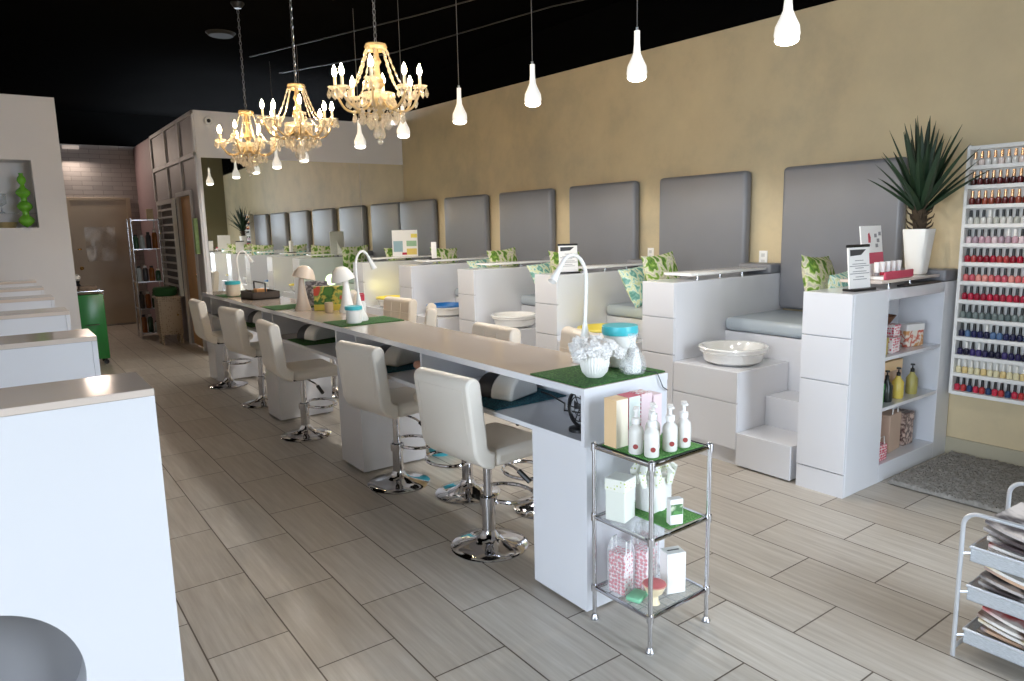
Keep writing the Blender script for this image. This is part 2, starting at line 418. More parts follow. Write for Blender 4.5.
solo('dish', MB().lathe([(0,0),(.1,0),(.13,.06),(.12,.06),(.09,.012),(0,.012)], seg=20), mat('brass_dish', (176,160,120), .35, .5), 'low brassy dish on the niche floor left of the vase', 'dish', loc=(.13, NY+.15, NZ0))

# mirror: two panels meeting at a seam
for x0, x1, lb in ((2.21, 4.305, 'wide wall mirror panel behind the manicure bar, left of its seam'), (4.309, 4.995, 'narrow wall mirror panel in the corner beside the gold wall')):
    solo('wall_mirror', MB().box(x0, x1, YM-.008, YM-.0005, .6, 2.485), MIRROR, lb, 'mirror')
cm = thing('security_camera', 'small white dome camera on the wall panel above the mirror', 'camera', (2.33, YM, 2.93))
part('housing', MB().lathe([(0,0),(.05,0),(.05,.03),(.04,.05),(0,.05)], seg=20, M=Matrix.Rotation(PI/2, 4, 'X')), CERAM, cm)
part('lens', MB().ball((0,-.05,-.004), .024), BLACK, cm, 'black lens dome')
# wiring across the black ceiling
for pts, lb in (([(4.9,3.2,3.45),(4.3,5.2,3.5),(3.9,7.5,3.52),(3.2,9.3,3.55)], 'grey cable drooping along the black ceiling, nearest the gold wall'),
                ([(4.6,3.6,3.55),(3.9,4.2,3.48),(3.5,6.2,3.55),(2.6,8.5,3.52)], 'grey cable crossing the black ceiling between the pendant cords')):
    solo('ceiling_cable', MB().tube(pts, .007, 6), mat('cable_grey', (30,30,31), .6), lb, 'cable')
solo('ceiling_speaker', MB().lathe([(0,-.03),(.12,-.03),(.15,0),(0,0)], seg=28), mat('dark_disc', (13,12,12), .9), 'round dark flush disc on the black ceiling', 'ceiling speaker', loc=(2.18, 8.05, CEIL))

# outlets
for (y, z), lb in zip(((3.41,1.26),(4.62,1.27),(5.86,1.22)), ('white outlet plate on gold wall beside nearest grey back panel','white outlet plate on gold wall beside green cushion of second bay','white outlet plate on gold wall left of third grey back panel')):
    o = thing('outlet', lb, 'outlet', (XW, y, z))
    part('plate', MB().rbox(-.008, 0, -.038, .038, -.06, .06, .003, 2), CERAM, o)
    mb = MB()
    for dz in (-.025, .025): mb.rbox(-.011, -.006, -.016, .016, dz-.014, dz+.014, .002, 1)
    part('socket', mb, mat('socket_grey', (205,205,203), .4), o)

# ---------------------------------------------------------------- pedicure side: consoles, stations, back panels
CY = [1.967, 3.208, 4.449, 5.69, 6.955, 8.217]; CW = .29; CX0 = 3.70; CX1 = 4.985; CH = 1.153
CLAB = ['white drawer console with open cubby shelves, carrying the potted yucca',
        'white drawer console beside the patterned green cushion, second from the yucca',
        'white drawer console carrying the small white price sign, third from the yucca',
        'white drawer console right of the blue basin, fourth from the yucca',
        'white drawer console left of the blue basin, fifth from the yucca',
        'white drawer console nearest the mirror, carrying the picture display card']
def console(y, label, cubby=False):
    t = thing('drawer_console', label, 'cabinet', (CX0, y, 0), 0, 'drawer consoles along the gold wall')
    D = CX1-CX0
    mb = MB()
    if not cubby: mb.box(.02, D, 0, CW, .135, CH)
    else:
        x0, x1 = .40, 1.10
        mb.box(.02, x0, 0, CW, .0, CH); mb.box(x1, D, 0, CW, .0, CH); mb.box(x0, x1, 0, CW, 0, .11); mb.box(x0, x1, 0, CW, 1.09, CH); mb.box(x0, x1, CW-.02, CW, .11, 1.09)
    part('body', mb, WHITE, t, bev=.003, smooth=False)
    mb = MB(); mb.box(.004, D if not cubby else .40, .002, CW-.002, 0, .133); part('plinth', mb, WHITE, t, smooth=False)
    for z0, z1 in ((.139, .652), (.658, .907), (.913, CH)):
        part('drawer_front', MB().box(0, .0195, .001, CW-.001, z0, z1), WHITE, t, bev=.002, smooth=False)
    # raised tray slab on little posts and grey arm pad at the wall
    tr = part('tray', MB().rbox(.36 if (cubby or y == CY[2]) else .21, D-.19, .03, CW-.01, CH+.03, CH+.05, .006, 2), PORC if not cubby else TAUPE, t)
    for x in (.42, .68, .95): part('tray_post', MB().cyl((x, CW/2, CH), .012, .0305, 10), CHROME, tr)
    part('arm_pad', MB().rbox(D-.185, D, 0, CW, CH, CH+.075, .014, 3), VINYL, t)
    if cubby:
        for z in (.455, .757): part('shelf', MB().box(.40, 1.10, .004, CW-.02, z-.02, z), WHITE, t, smooth=False)
    return t
for k, y in enumerate(CY): console(y, CLAB[k], k == 0)

BAYN = ['bay beside the yucca console', 'second bay from the yucca', 'third bay from the yucca', 'fourth bay from the yucca', 'fifth bay from the yucca', 'bay beside the mirror']
BY = [2.307, 3.52, 4.73, 5.945, 7.216, 8.44]
def station(k):
    y0 = CY[k]+CW+.003; y1 = (CY[k+1]-.003) if k < 5 else YM-.012
    W = y1-y0; D = XW-CX0
    t = thing('pedicure_station', 'white stepped foot-bath station with pale seat in the '+BAYN[k], 'pedicure station', (CX0, y0, 0), 0, 'stepped pedicure stations along the gold wall')
    part('bench', MB().box(.56, D-.022, 0, W, 0, .775), WHITE, t, bev=.003, smooth=False)
    part('seat_cushion', MB().rbox(.535, D-.09, .004, W-.004, .778, .875, .035, 4), VINYLL, t, 'pale grey padded seat')
    pw = W-.42
    p = part('pedestal', MB().box(.012, .557, W-pw, W, .1, .615), WHITE, t, bev=.003, smooth=False)
    part('plinth', MB().box(.03, .55, W-pw+.004, W, 0, .098), WHITE, t, smooth=False)
    part('drawer_front', MB().box(0, .0115, W-pw+.002, W-.002, .415, .612), WHITE, p, bev=.002, smooth=False)
    part('drawer_front', MB().box(0, .0115, W-pw+.002, W-.002, .112, .409), WHITE, p, bev=.002, smooth=False)
    part('step', MB().box(0, .30, .035, W-pw-.003, .012, .225), WHITE, t, bev=.003, smooth=False)
    part('step', MB().box(.30, .556, .003, W-pw-.003, .0, .42), WHITE, t, bev=.003, smooth=False)
    # foot basin
    c = (CX0+.26, y1-pw*.56, .616)
    bm_ = [('white', PORC), ('yellow', YEL), ('white', PORC), ('blue', BLUE), ('yellow', YEL), ('green', mat('pale_green_plastic', (150,190,120), .35))][k]
    b = thing('foot_basin', f'round white foot basin with {bm_[0]} inside, in the '+BAYN[k], 'basin', c, 0, 'foot basins')
    part('bowl', MB().lathe([(0,0),(.16,0),(.19,.02),(.205,.075),(.222,.085),(.222,.105),(.205,.108),(.19,.09),(.17,.04),(0,.032)], seg=40), PORC, b)
    part('liner', MB().lathe([(.225,.100),(.229,.108),(.224,.116),(.203,.115),(.187,.094),(.165,.046),(0,.04)], seg=40), bm_[1], b, f'{bm_[0]} plastic liner')
    # padded back panel on the wall
    BY[k] = max(BY[k], CY[k]+CW+.003)
    bw = ((CY[k+1]-.005) if k < 5 else 9.478)-BY[k]
    bp = thing('back_panel', 'tall grey padded back panel on gold wall above the '+BAYN[k], 'backrest', (XW, max(BY[k], CY[k]+CW+.003), .86), 0, 'grey padded back panels')
    z1 = 1.955-.86
    part('padding', MB().rbox(-.105, -.012, 0, bw, .02, z1, .035, 4), VINYL, bp)
    part('backing_board', MB().box(-.012, -.001, .03, bw-.03, .05, z1-.03), SEAM, bp)
for k in range(6): station(k)

def cushion(w, h, d, n=12):
    mb = MB(); vv = {}
    for s in (1, -1):
        for i in range(n+1):
            for j in range(n+1):
                u = 2*i/n-1; v = 2*j/n-1
                e = (1-abs(u)**2.6)*(1-abs(v)**2.6)
                pin = 1-.07*(1-abs(v)**2)*abs(u)**3 ; pin2 = 1-.07*(1-abs(u)**2)*abs(v)**3
                co = (u*w/2*pin, s*d/2*max(0, e)**.55, v*h/2*pin2)
                if s == -1 and (i in (0, n) or j in (0, n)): vv[(s,i,j)] = vv[(1,i,j)]
                else: vv[(s,i,j)] = mb.bm.verts.new(co)
        for i in range(n):
            for j in range(n):
                q = [vv[(s,i,j)], vv[(s,i+1,j)], vv[(s,i+1,j+1)], vv[(s,i,j+1)]]
                mb.bm.faces.new(q if s == 1 else q[::-1])
    return mb
def pillow(x, y, z, w, h, rz, tilt, m, label, roll=0):
    o = solo('cushion', cushion(w, h, .13), m, label, 'cushion', 'patterned cushions on the pedicure seats')
    o.location = (x, y, z); o.rotation_euler = (tilt, roll, rz)
    return o
AQ = 'aqua patterned cushion leaning below the green one in the '
for k in range(6):
    y = CY[k]+CW
    gx = [4.32, 4.32, 4.36, 4.36, 4.4, 4.4][k]
    gx = [4.40, 4.20, 4.24, 4.46, 4.47, 4.5][k]
    pillow(gx, y+[.30,.25,.2,.24,.24,.24][k], 1.11, .42, .44, .12, -.25, IKAT, 'green leaf-patterned cushion standing on the seat of the '+BAYN[k], .06*(-1)**k)
    if k < 4: pillow(gx+[-.06,.0,-.04,-.1][k], y+[.10,.48,.43,.47][k], 1.065, .40, .34, .12, [-.12,-.5,-.5,-.5][k], IKATB, AQ+BAYN[k], -.08)

# ---------------------------------------------------------------- things on the consoles
ZT = CH+.05
pp = thing('potted_yucca', 'spiky dark green yucca in a tapered white pot on the end console', 'plant', (4.70, 2.10, ZT+.001))
mb = MB()
def sq(r, n=8):   # rounded square ring
    out = []
    for q in range(4):
        for i in range(n):
            a = q*PI/2+PI/2*i/n
            c, s = math.cos(a), math.sin(a); f = 1/((abs(c)**5+abs(s)**5)**.2)
            out.append((r*c*f, r*s*f))
    return out
rings = []
for r, z in ((0.0,0),(.046,0),(.052,.01),(.078,.272),(.078,.28),(.07,.28),(.066,.245),(0,.245)):
    rings.append([mb.bm.verts.new((x, y, z)) for x, y in sq(max(r,.0005))])
for a, b in zip(rings, rings[1:]):
    for i in range(32): mb.bm.faces.new([a[i], a[(i+1)%32], b[(i+1)%32], b[i]])
part('pot', mb, CERAM, pp)
mb = MB(); mb.tube([(0,0,.22),(.004,0,.30),(0,.005,.40)], .034, 10, r1=.045)
for i in range(22):
    a = i*2.4; z = .26+.15*i/22
    mb.tube([(.03*math.cos(a), .03*math.sin(a), z), (.07*math.cos(a), .07*math.sin(a), z+.025), (.078*math.cos(a), .078*math.sin(a), z+.045)], .008, 4, r1=.002)
part('trunk', mb, TRUNK, pp, 'brown shaggy trunk')
mb = MB(); rnd = random.Random(3)
for i in range(40):
    a = i*2.39996; f = i/39
    el = math.radians(88-50*f**.8+rnd.uniform(-5,5)); Ln = rnd.uniform(.44,.56)*(1-.15*f)
    z0 = .36+.08*(1-f); pts = []
    d = Vector((min(math.cos(a)*math.cos(el), .15/Ln), math.sin(a)*math.cos(el), math.sin(el))); d.normalize(); sd = Vector((-math.sin(a), math.cos(a), 0)); nr = d.cross(sd)
    for s in range(7):
        q = s/6; p = Vector((0,0,z0))+d*(.03+Ln*q)+Vector((0,0,-.07*q*q*math.cos(el)))
        w = .027*(1-q)**.7*(.55+.9*min(1,q*3))*(.8)+.0008
        pts.append((p-sd*w+nr*w*.25, p-nr*w*.35, p+sd*w+nr*w*.25))
    rows = [[mb.bm.verts.new(v) for v in r] for r in pts]
    for r0, r1 in zip(rows, rows[1:]):
        for c in (0,1): mb.bm.faces.new([r0[c], r0[c+1], r1[c+1], r1[c]])
part('leaves', mb, LEAF, pp, 'dark green sword-shaped leaves')

def sign_holder(loc, rz, w, h, label, group=None, top_black=True):
    t = thing('sign_holder', label, 'sign', loc, rz, group)
    part('base', MB().rbox(-w/2-.004, w/2+.004, -.04, .04, 0, .014, .004, 2), BLACK, t, 'black foot')
    M = T(0,0,.012) @ Matrix.Rotation(-.1, 4, 'X')
    part('panel', MB().box(-w/2, w/2, -.004, .004, 0, h, M), CARD, t, smooth=False)
    if top_black: part('clip', MB().rbox(-w/2-.006, w/2+.006, -.008, .008, h-.004, h+.012, .003, 1, M), BLACK, t, 'black top strip')
    mb = MB(); mb.prism([(-w*.42, h*.78), (w*.1, h*.80), (w*.34, h*.93), (-w*.42, h*.93)], 1, -.0052, -.004, M)
    part('printed_heading', mb, DGREY, t, 'dark slanted heading block', smooth=False)
    mb = MB()
    for i, z in enumerate((.66,.58,.53,.48,.40,.35,.27,.21)):
        ww = w*(.2+.13*((i*7)%3)); mb.box(-ww, ww, -.0052, -.004, h*z, h*z+.004, M)
    part('printed_lines', mb, PRINT, t, smooth=False)
    return t
FACE = -.75   # turn towards the aisle
sign_holder((3.94, 2.06, ZT-.05+.0005), -.1, .19, .235, 'white notice in a black-footed stand at the corner of the end console')
# raspberry and white counter display
t = thing('display_stand', 'raspberry and white cosmetics display card on the end console', 'display', (4.27, 2.12, ZT+.001), .05)
part('base_tray', MB().rbox(-.17, .21, -.10, .02, 0, .018, .004, 1), CARD, t)
part('front_lip', MB().rbox(-.17, .21, -.112, -.100, 0, .045, .004, 1), PINK, t, 'raspberry front lip')
M = T(0, .02, .0) @ Matrix.Rotation(-.12, 4, 'X')
part('back_card', MB().box(-.15, .12, 0, .006, 0, .31, M), CARD, t, smooth=False)
part('band', MB().box(-.15, .12, -.002, 0, .085, .15, M), PINK, t, 'raspberry band', smooth=False)
mb = MB(); mb.prism([(-.06,.21),(-.035,.21),(-.03,.24),(-.045,.27),(-.06,.262)], 1, -.002, 0, M); part('printed_lips', mb, RED, t, 'red printed bottle', smooth=False)
mb = MB()
for x, z in ((.02,.24),(.05,.21),(.03,.18),(.075,.25)): mb.box(x, x+.03, -.002, 0, z, z+.022, M)
part('printed_panels', mb, PRINT, t, smooth=False)
for i in range(5):
    o = thing('lotion_tube', f'{["first","second","third","fourth","fifth"][i]} small white tube from the left in the raspberry display', 'tube', (4.27-.12+.065*i, 2.075, ZT+.0195), 0, 'tubes in the counter display')
    part('tube_body', MB().cyl((0,0,.02), .014, .06, 12, .016), CARD, o); part('cap', MB().cyl((0,0,0), .012, .02, 12), RED if i % 2 else PRINT, o)
solo('remote_tray', MB().rbox(-.22,.22,-.03,.03,0,.012,.004,2), BLACK, 'thin black tray along the edge of the end console slab', 'tray', loc=(4.42, CY[0]+.035+.03, ZT-.018), rz=0)
bpy.data.objects['remote_tray'].location = (4.5, CY[0]+.02, CH+.001)

# sign on third console, picture card and white tube on the far ones
sign_holder((3.93, 4.56, CH+.0005), -.3, .17, .225, 'white price notice in black-footed stand on third console from the yucca')
t = thing('display_card', 'tall picture display card with small photos on console nearest the mirror', 'sign', (4.38, 8.36, ZT+.0005), -.5)
part('panel', MB().box(-.165,.165,-.004,.004,0,.34), CARD, t, smooth=False)
part('foot', MB().prism([(-.0,0),(.10,0),(0,.2)], 0, -.01, .01), CARD, t, smooth=False)
for (x0,x1,z0,z1,m,nm,lb) in ((-.15,-.03,.06,.2,mat('photo_blue',(150,180,190),.5),'photo','blue toned photo'),(.02,.15,.02,.10,mat('photo_yellow',(232,206,110),.5),'photo','yellow photo'),(.02,.15,.13,.2,mat('photo_green',(150,186,150),.5),'photo','green photo'),(.08,.16,.24,.29,YEL,'photo','yellow corner badge'),(-.04,.02,.02,.05,RED,'photo','red badge')):
    part(nm, MB().box(x0,x1,-.0055,-.004,z0,z1), m, t, lb, smooth=False)
t = thing('nail_file_holder', 'slim white upright holder on fifth console from the yucca', 'holder', (4.0, 5.76+.03, CH+.0005), -.5)
t.location = (3.86, 7.0, CH+.0005); t['label'] = 'slim white upright holder on a black foot, right of the picture card'
t.location = (4.02, 5.80, CH+.0005)
t.location = (4.08, 7.09, ZT+.0005)
part('holder_body', MB().rbox(-.03,.03,-.02,.02,.014,.2,.006,2), CARD, t); part('foot', MB().rbox(-.06,.08,-.045,.045,0,.014,.004,2), BLACK, t, 'black foot')

# cubby contents of the end console
CB = [(.11, 'lowest'), (.455, 'middle'), (.757, 'top')]
def gift(x, y, z, w, d, h, m, label, rz=0, group='gift boxes in the end console', bag=False, band=None):
    t = thing('gift_bag' if bag else 'gift_box', label, 'bag' if bag else 'box', (x, y, z+.0006), rz, group)
    part('body', MB().rbox(-w/2, w/2, -d/2, d/2, 0, h, .004, 1), m, t)
    if bag:
        mb = MB()
        for s in (-1, 1): mb.tube([(-w*.25, s*d*.45, h-.005), (-w*.2, s*d*.45, h+.05), (w*.2, s*d*.45, h+.05), (w*.25, s*d*.45, h-.005)], .003, 6)
        part('handle', mb, CARD, t)
    else:
        part('lid', MB().rbox(-w/2-.002, w/2+.002, -d/2-.002, d/2+.002, h*.72, h+.003, .003, 1), band or m, t)
    return t
yq = CY[0]
TANB = mat('kraft_box', (198,170,150), .6, var=.1); GOLDB = mat('gold_box', (206,186,110), .4, .2, var=.15, scale=30); GREENB = mat('green_carton', (60,140,70), .5)
gift(4.17, yq+.08, .757, .07, .08, .10, GOLDB, 'small gold box at left of the top cubby shelf')
gift(4.30, yq+.08, .757, .11, .08, .09, DOTR, 'red dotted box at front of the top cubby shelf', .1)
gift(4.34, yq+.19, .757, .14, .09, .15, RED, 'red box at back of the top cubby shelf')
gift(4.33, yq+.075, .851, .07, .05, .07, DOTR, 'small red dotted box stacked on the top cubby shelf')
gift(4.60, yq+.09, .757, .15, .05, .14, mat_cover('cookie_print', [(240,232,220),(206,90,60),(240,232,220),(214,150,90)], 14), 'white picture box at right of the top cubby shelf', -.25, band=CARD)
o = solo('gift_basket', MB().lathe([(0,0),(.05,0),(.09,.06),(.085,.06),(.045,.01),(0,.01)], seg=18), mat('brown_wicker', (110,74,52), .8, var=.3, scale=60, bump=.5), 'brown bowl with tissue above the red box in top cubby', 'bowl', loc=(4.34, yq+.165, .911))
gift(4.17, yq+.09, .455, .09, .08, .12, GREENB, 'green carton at left of the middle cubby shelf')
gift(4.42, yq+.17, .455, .30, .1, .22, TANB, 'large cream box at back of the middle cubby shelf', band=CREAMBOX)
for i, (x, m, l) in enumerate(((4.28, mat('dark_glass', (46,52,48), .2), 'dark'), (4.42, mat('amber_lotion', (214,190,90), .25), 'yellow'), (4.6, mat('olive_lotion', (170,160,90), .3), 'olive'))):
    t = thing('pump_bottle', f'{l} pump bottle on the middle cubby shelf', 'bottle', (x, yq+.07, .4556), 0, 'bottles on the middle cubby shelf')
    part('bottle_body', MB().lathe([(0,0),(.03,0),(.034,.01),(.034,.10),(.014,.13),(.014,.14),(0,.14)], seg=18), m, t); part('pump', MB().lathe([(0,.14),(.012,.14),(.012,.16),(.004,.165),(.004,.18),(.014,.183),(.012,.192),(0,.192)], seg=12), BLACK, t, 'black pump')
gift(4.18, yq+.07, .11, .12, .09, .10, DOTR, 'red dotted bag low at front of the lowest cubby shelf', bag=True)
gift(4.25, yq+.19, .11, .12, .1, .19, DOTR, 'red dotted box behind the bag on lowest cubby shelf')
gift(4.43, yq+.14, .11, .18, .13, .24, TANB, 'brown kraft bag on the lowest cubby shelf', .1, bag=True)
gift(4.63, yq+.13, .11, .12, .1, .21, mat_cover('dark_print', [(214,190,176),(90,60,56),(214,190,176)], 18), 'printed picture box at right of the lowest cubby shelf')

# ---------------------------------------------------------------- polish rack on the gold wall
RY0, RY1, RZ0, RZ1 = 1.49, 1.945, .425, 1.985
t = thing('polish_rack', 'white wall rack with thirteen narrow shelves of nail polish', 'rack', (XW, RY1, RZ0))
part('back_board', MB().box(XW-.02, XW-.001, RY0, RY1, RZ0, RZ1), WHITEM, t, world=True, smooth=False)
part('side_panel', MB().box(XW-.09, XW-.02, RY1-.02, RY1, RZ0, RZ1), WHITEM, t, world=True, smooth=False, bev=.003)
part('side_panel', MB().box(XW-.09, XW-.02, RY0, RY0+.02, RZ0, RZ1), WHITEM, t, world=True, smooth=False, bev=.003)
NR = 13; ph = (RZ1-RZ0-.03)/NR
for i in range(NR+1):
    z = RZ0+ph*i
    part('shelf', MB().box(XW-.092 if i else XW-.105, XW-.02, RY0+.02, RY1-.02, z, z+.024), WHITEM, t, world=True, smooth=False, bev=.002)
CAPB = mat('black_cap', (16,16,17), .3); CAPG = mat('rose_gold_cap', (214,170,128), .22, .8); CAPW = mat('white_cap', (236,234,228), .35)
def bmat(n, c): return mat('polish_'+n, c, .08, coat=.6, var=.05)
ROWS = [('clear', [(226,222,216),(232,214,206)], CAPG), ('deep burgundy', [(70,16,22),(92,20,26)], CAPG), ('brick red', [(110,34,30),(150,70,50),(96,26,30)], CAPG),
        ('silver white', [(214,212,206),(190,190,180)], CAPB), ('pale pink', [(222,200,204),(200,160,170),(176,150,160)], CAPB), ('crimson', [(170,24,50),(140,20,40),(176,60,60)], CAPB),
        ('coral pink', [(214,110,110),(226,150,140),(200,90,104)], CAPB), ('ruby red', [(160,22,52),(190,36,66)], CAPB), ('grey green', [(120,132,130),(90,104,104)], CAPB),
        ('navy', [(26,28,66),(34,38,84),(90,120,160)], CAPB), ('violet navy', [(36,32,80),(60,50,110),(20,20,50)], CAPB), ('ivory', [(230,220,180),(226,200,140)], CAPW), ('mixed red and blue', [(200,50,76),(190,60,60),(40,70,110),(214,120,90)], CAPB)]
def bottle_mesh():
    b = MB(); b.lathe([(0,0),(.0148,0),(.0166,.003),(.0166,.034),(.009,.041),(.008,.044),(0,.044)], seg=10); c = MB(); c.lathe([(0,.042),(.0088,.042),(.0078,.082),(.006,.084),(0,.084)], seg=10)
    return b, c
capm = {}
for r, (nm, cols, cap) in enumerate(ROWS):
    z = RZ0+ph*(NR-1-r)+.0243
    ms = [bmat(f'{nm}_{i}', c) for i, c in enumerate(cols)]
    b0, c0 = bottle_mesh(); bmesh_ = [b0.mesh('bottle_body', ms[0])]+[None]*(len(ms)-1); capme = c0.mesh('bottle_cap', cap)
    for i in range(1, len(ms)): bmesh_[i] = bmesh_[0].copy(); bmesh_[i].materials.clear(); bmesh_[i].materials.append(ms[i])
    odd = {3: (3,), 4: (6, 7), 9: (4,), 10: (1, 3)}.get(r, ())
    if odd and 'w' not in capm: capm['w'] = True
    capw = None
    for i in range(11):
        gap = .0355
        root = bpy.data.objects.new('nail_polish_bottle', None); COL.objects.link(root); root.empty_display_size = .02
        root.location = (XW-.058, RY1-.038-gap*i, z)
        white = i in odd
        tag(root, f'{nm} nail polish bottle with {"white" if white or cap is CAPW else ("copper" if cap is CAPG else "black")} cap in {ORD[r]} row of wall rack', 'nail polish', f'{nm} polish bottles in the {ORD[r]} rack row'+(' with white caps' if white else ''))
        o = bpy.data.objects.new('glass_body', bmesh_[(i*5+i//3) % len(ms)]); o.parent = root; COL.objects.link(o)
        if white and capw is None: capw = capme.copy(); capw.materials.clear(); capw.materials.append(CAPW)
        o = bpy.data.objects.new('cap', capw if white else capme); o.parent = root; COL.objects.link(o)

# rug
mb = MB(); n = 130; m_ = 120; rr = random.Random(5)
gx = lambda i: 4.13+.83*i/n
gy = lambda j: 1.0+.925*j/m_
vs = [[mb.bm.verts.new((gx(i)+rr.uniform(-.003,.003)+.02*(1-2*i/n)*0, gy(j)+rr.uniform(-.003,.003), (.006 if i in (0,n) or j in (0,m_) else (.022+rr.random()*.013+.006*noise.noise(Vector((i*.09,j*.09,0))))))) for j in range(m_+1)] for i in range(n+1)]
for i in range(n):
    for j in range(m_): mb.bm.faces.new([vs[i][j], vs[i+1][j], vs[i+1][j+1], vs[i][j+1]])
solo('shag_rug', mb, RUGM, 'small grey shaggy rug below the polish rack', 'rug')

# ---------------------------------------------------------------- manicure bar
TX0, TX1, TY0, TY1 = 1.765, 2.232, 1.965, 8.06
LEGS = [(TY0, 2.31), (4.09, 4.44), (5.72, 6.04), (7.74, TY1)]
t = thing('manicure_bar', 'long white manicure bar with taupe top and lower shelf', 'table', (TX0, TY0, 0))
part('worktop', MB().box(TX0, TX1, TY0, TY1, .914, .934), TAUPE, t, world=True, smooth=False)
part('edge_band', MB().box(TX0-.003, TX0, TY0-.003, TY1, .905, .933).box(TX0, TX1, TY0-.003, TY0, .905, .933).box(TX0, TX1, TY0, TY1, .905, .9138), WHITE, t, world=True, smooth=False)
part('shelf', MB().box(TX0, TX1, TY0+.02, TY1, .70, .722), WHITE, t, world=True, smooth=False, bev=.002)
part('end_panel', MB().box(TX0, TX1, TY0, TY0+.0195, .70, .905), WHITE, t, world=True, smooth=False)
part('end_panel', MB().box(TX0, TX1, TY1-.02, TY1, .722, .905), WHITE, t, world=True, smooth=False)
for a, b in LEGS: part('pedestal', MB().box(TX0+.01, TX1, a+.001, b, .01, .699), WHITE, t, world=True, smooth=False, bev=.003)
for y in (3.26, 4.10, 4.42, 5.73, 6.01, 7.0, 7.75): part('divider', MB().box(TX0+.012, TX1, y, y+.02, .723, .904), WHITE, t, world=True, smooth=False)
part('back_rail', MB().box(TX1-.018, TX1-.001, TY0+.021, TY1-.021, .723, .903), WHITE, t, world=True, smooth=False)
mb = MB()
for a, b in LEGS:
    for x in (TX0+.05, TX1-.05): mb.cyl((x, a+.03, 0), .016, .0115, 10); mb.cyl((x, b-.03, 0), .016, .0115, 10)
part('foot', mb, STEEL, t, world=True)

ZB = .9343
def mat_on(y0, y1, m, lb, z=ZB, x0=TX0+.004, x1=TX1-.004, rz=0, nm='table_mat'):
    mb = MB(); mb.rbox(-(x1-x0)/2, (x1-x0)/2, -(y1-y0)/2, (y1-y0)/2, 0, .006, .002, 1)
    return solo(nm, mb, m, lb, 'mat', 'turf mats on the manicure bar', ((x0+x1)/2, (y0+y1)/2, z+.0004), rz)
mat_on(TY0+.006, 2.31, TURF, 'green turf mat under flower pot at near end of the bar')
mat_on(4.31, 4.62, TURF, 'green turf mat under turquoise lidded canister on the bar')
mat_on(5.66, 5.98, TURF, 'green turf mat behind the mushroom lamp on the bar')
mat_on(7.2, 7.5, TURF, 'green turf mat at far end of the bar near the mirror')
ZM = ZB+.0068
# shelf mats + nail dryers
def dryer(x, y, rz, lb, z=.7227):
    t = thing('nail_dryer', lb, 'nail dryer', (x, y, z), rz, 'nail dryers on the bar shelf')
    n = 12
    outl = [(.115*math.cos(PI*i/n), .02+.095*math.sin(PI*i/n)) for i in range(n+1)]
    mb = MB(); mb.prism([(.115, 0)]+outl+[(-.115, 0)], 0, -.02, .11); part('hood', mb, PORC, t, bev=.012)
    outl = [(.1*math.cos(PI*i/n), .02+.082*math.sin(PI*i/n)) for i in range(n+1)]
    mb = MB(); mb.prism([(.1, 0)]+outl+[(-.1, 0)], 0, -.12, -.0205); part('housing', mb, DGREY, t, 'dark grey rear housing', bev=.008)
    part('tray', MB().rbox(-.1, .105, -.09, .09, .0, .006, .002, 1), BLACK, t)
    return t
for (y, m, lb) in ((2.80, TURFT, 'teal turf mat on the bar shelf nearest the end panel'), (3.92, TURFT, 'teal turf mat on the bar shelf left of the second pedestal'), (5.25, TURF, 'dark green turf mat on the middle bar shelf'), (6.6, TURF, 'dark green turf mat on the farther bar shelf')):
    mat_on(y-.22, y+.16, m, lb, .7222, TX0+.01, TX1-.03, nm='shelf_mat')
DZ = .7296
dryer(1.985, 2.78, -1.25, 'white domed nail dryer on teal mat nearest the bar end', DZ)
dryer(1.97, 3.93, -1.25, 'white domed nail dryer on teal mat behind second stool', DZ)
dryer(1.97, 5.29, -1.25, 'white domed nail dryer on green mat behind third stool', DZ)
dryer(1.97, 6.62, -1.25, 'white domed nail dryer on green mat behind fourth stool', DZ)
# small fan at end, files, power strip
t = thing('desk_fan', 'small black round fan inside the bar by the end panel', 'fan', (1.86, 2.10, .7225), -.1)
part('base', MB().cyl((0,0,0), .045, .012, 20), BLACK, t)
mb = MB(); mb.tube(arc((0,0,.09), .072, 0, 2*PI-.01, 28, 'yz'), .008, 6)
for a in range(6): mb.tube([(0,0,.09), (.0, .07*math.cos(a*PI/3), .09+.07*math.sin(a*PI/3))], .003, 4)
for r in (.025, .05): mb.tube(arc((-.008,0,.09), r, 0, 2*PI-.01, 24, 'yz'), .0025, 4)
part('cage', mb, BLACK, t)
mb = MB()
for a in range(4):
    aa = a*PI/2; mb.prism([(.012*math.cos(aa), .09+.012*math.sin(aa)), (.058*math.cos(aa-.3), .09+.058*math.sin(aa-.3)), (.06*math.cos(aa+.4), .09+.06*math.sin(aa+.4))], 0, .012, .016)
part('blade', mb, DGREY, t)
part('motor', MB().cyl((0,0,0), .022, .05, 14, M=T(.012,0,.09) @ Matrix.Rotation(PI/2,4,'Y')), BLACK, t)
solo('power_cable', MB().tube([(2.13,2.69,.738),(2.13,2.62,.735),(2.08,2.45,.732),(2.0,2.36,.731),(2.04,2.24,.731),(1.95,2.17,.731)], .004, 6), BLACK, 'black cord looping from the nearest nail dryer to the fan', 'cord')
t = thing('power_strip', 'white control box with round dial on the bar shelf', 'power box', (2.17, 3.06, .7225))
part('case', MB().rbox(-.04,.04,-.13,.13,0,.12,.008,2), mat('pale_lilac_case', (206,210,224), .4), t); part('dial', MB().cyl((0,0,0), .018, .012, 16, M=T(-.04,-.05,.07) @ Matrix.Rotation(-PI/2,4,'Y')), DGREY, t, 'dark dial')
solo('hand_rest', MB().rbox(-.06,.06,-.1,.1,0,.05,.02,3), mat('salmon_towel', (214,160,136), .8), 'salmon hand rest on the bar shelf behind second stool', 'hand rest', loc=(2.02, 3.62, .7224))

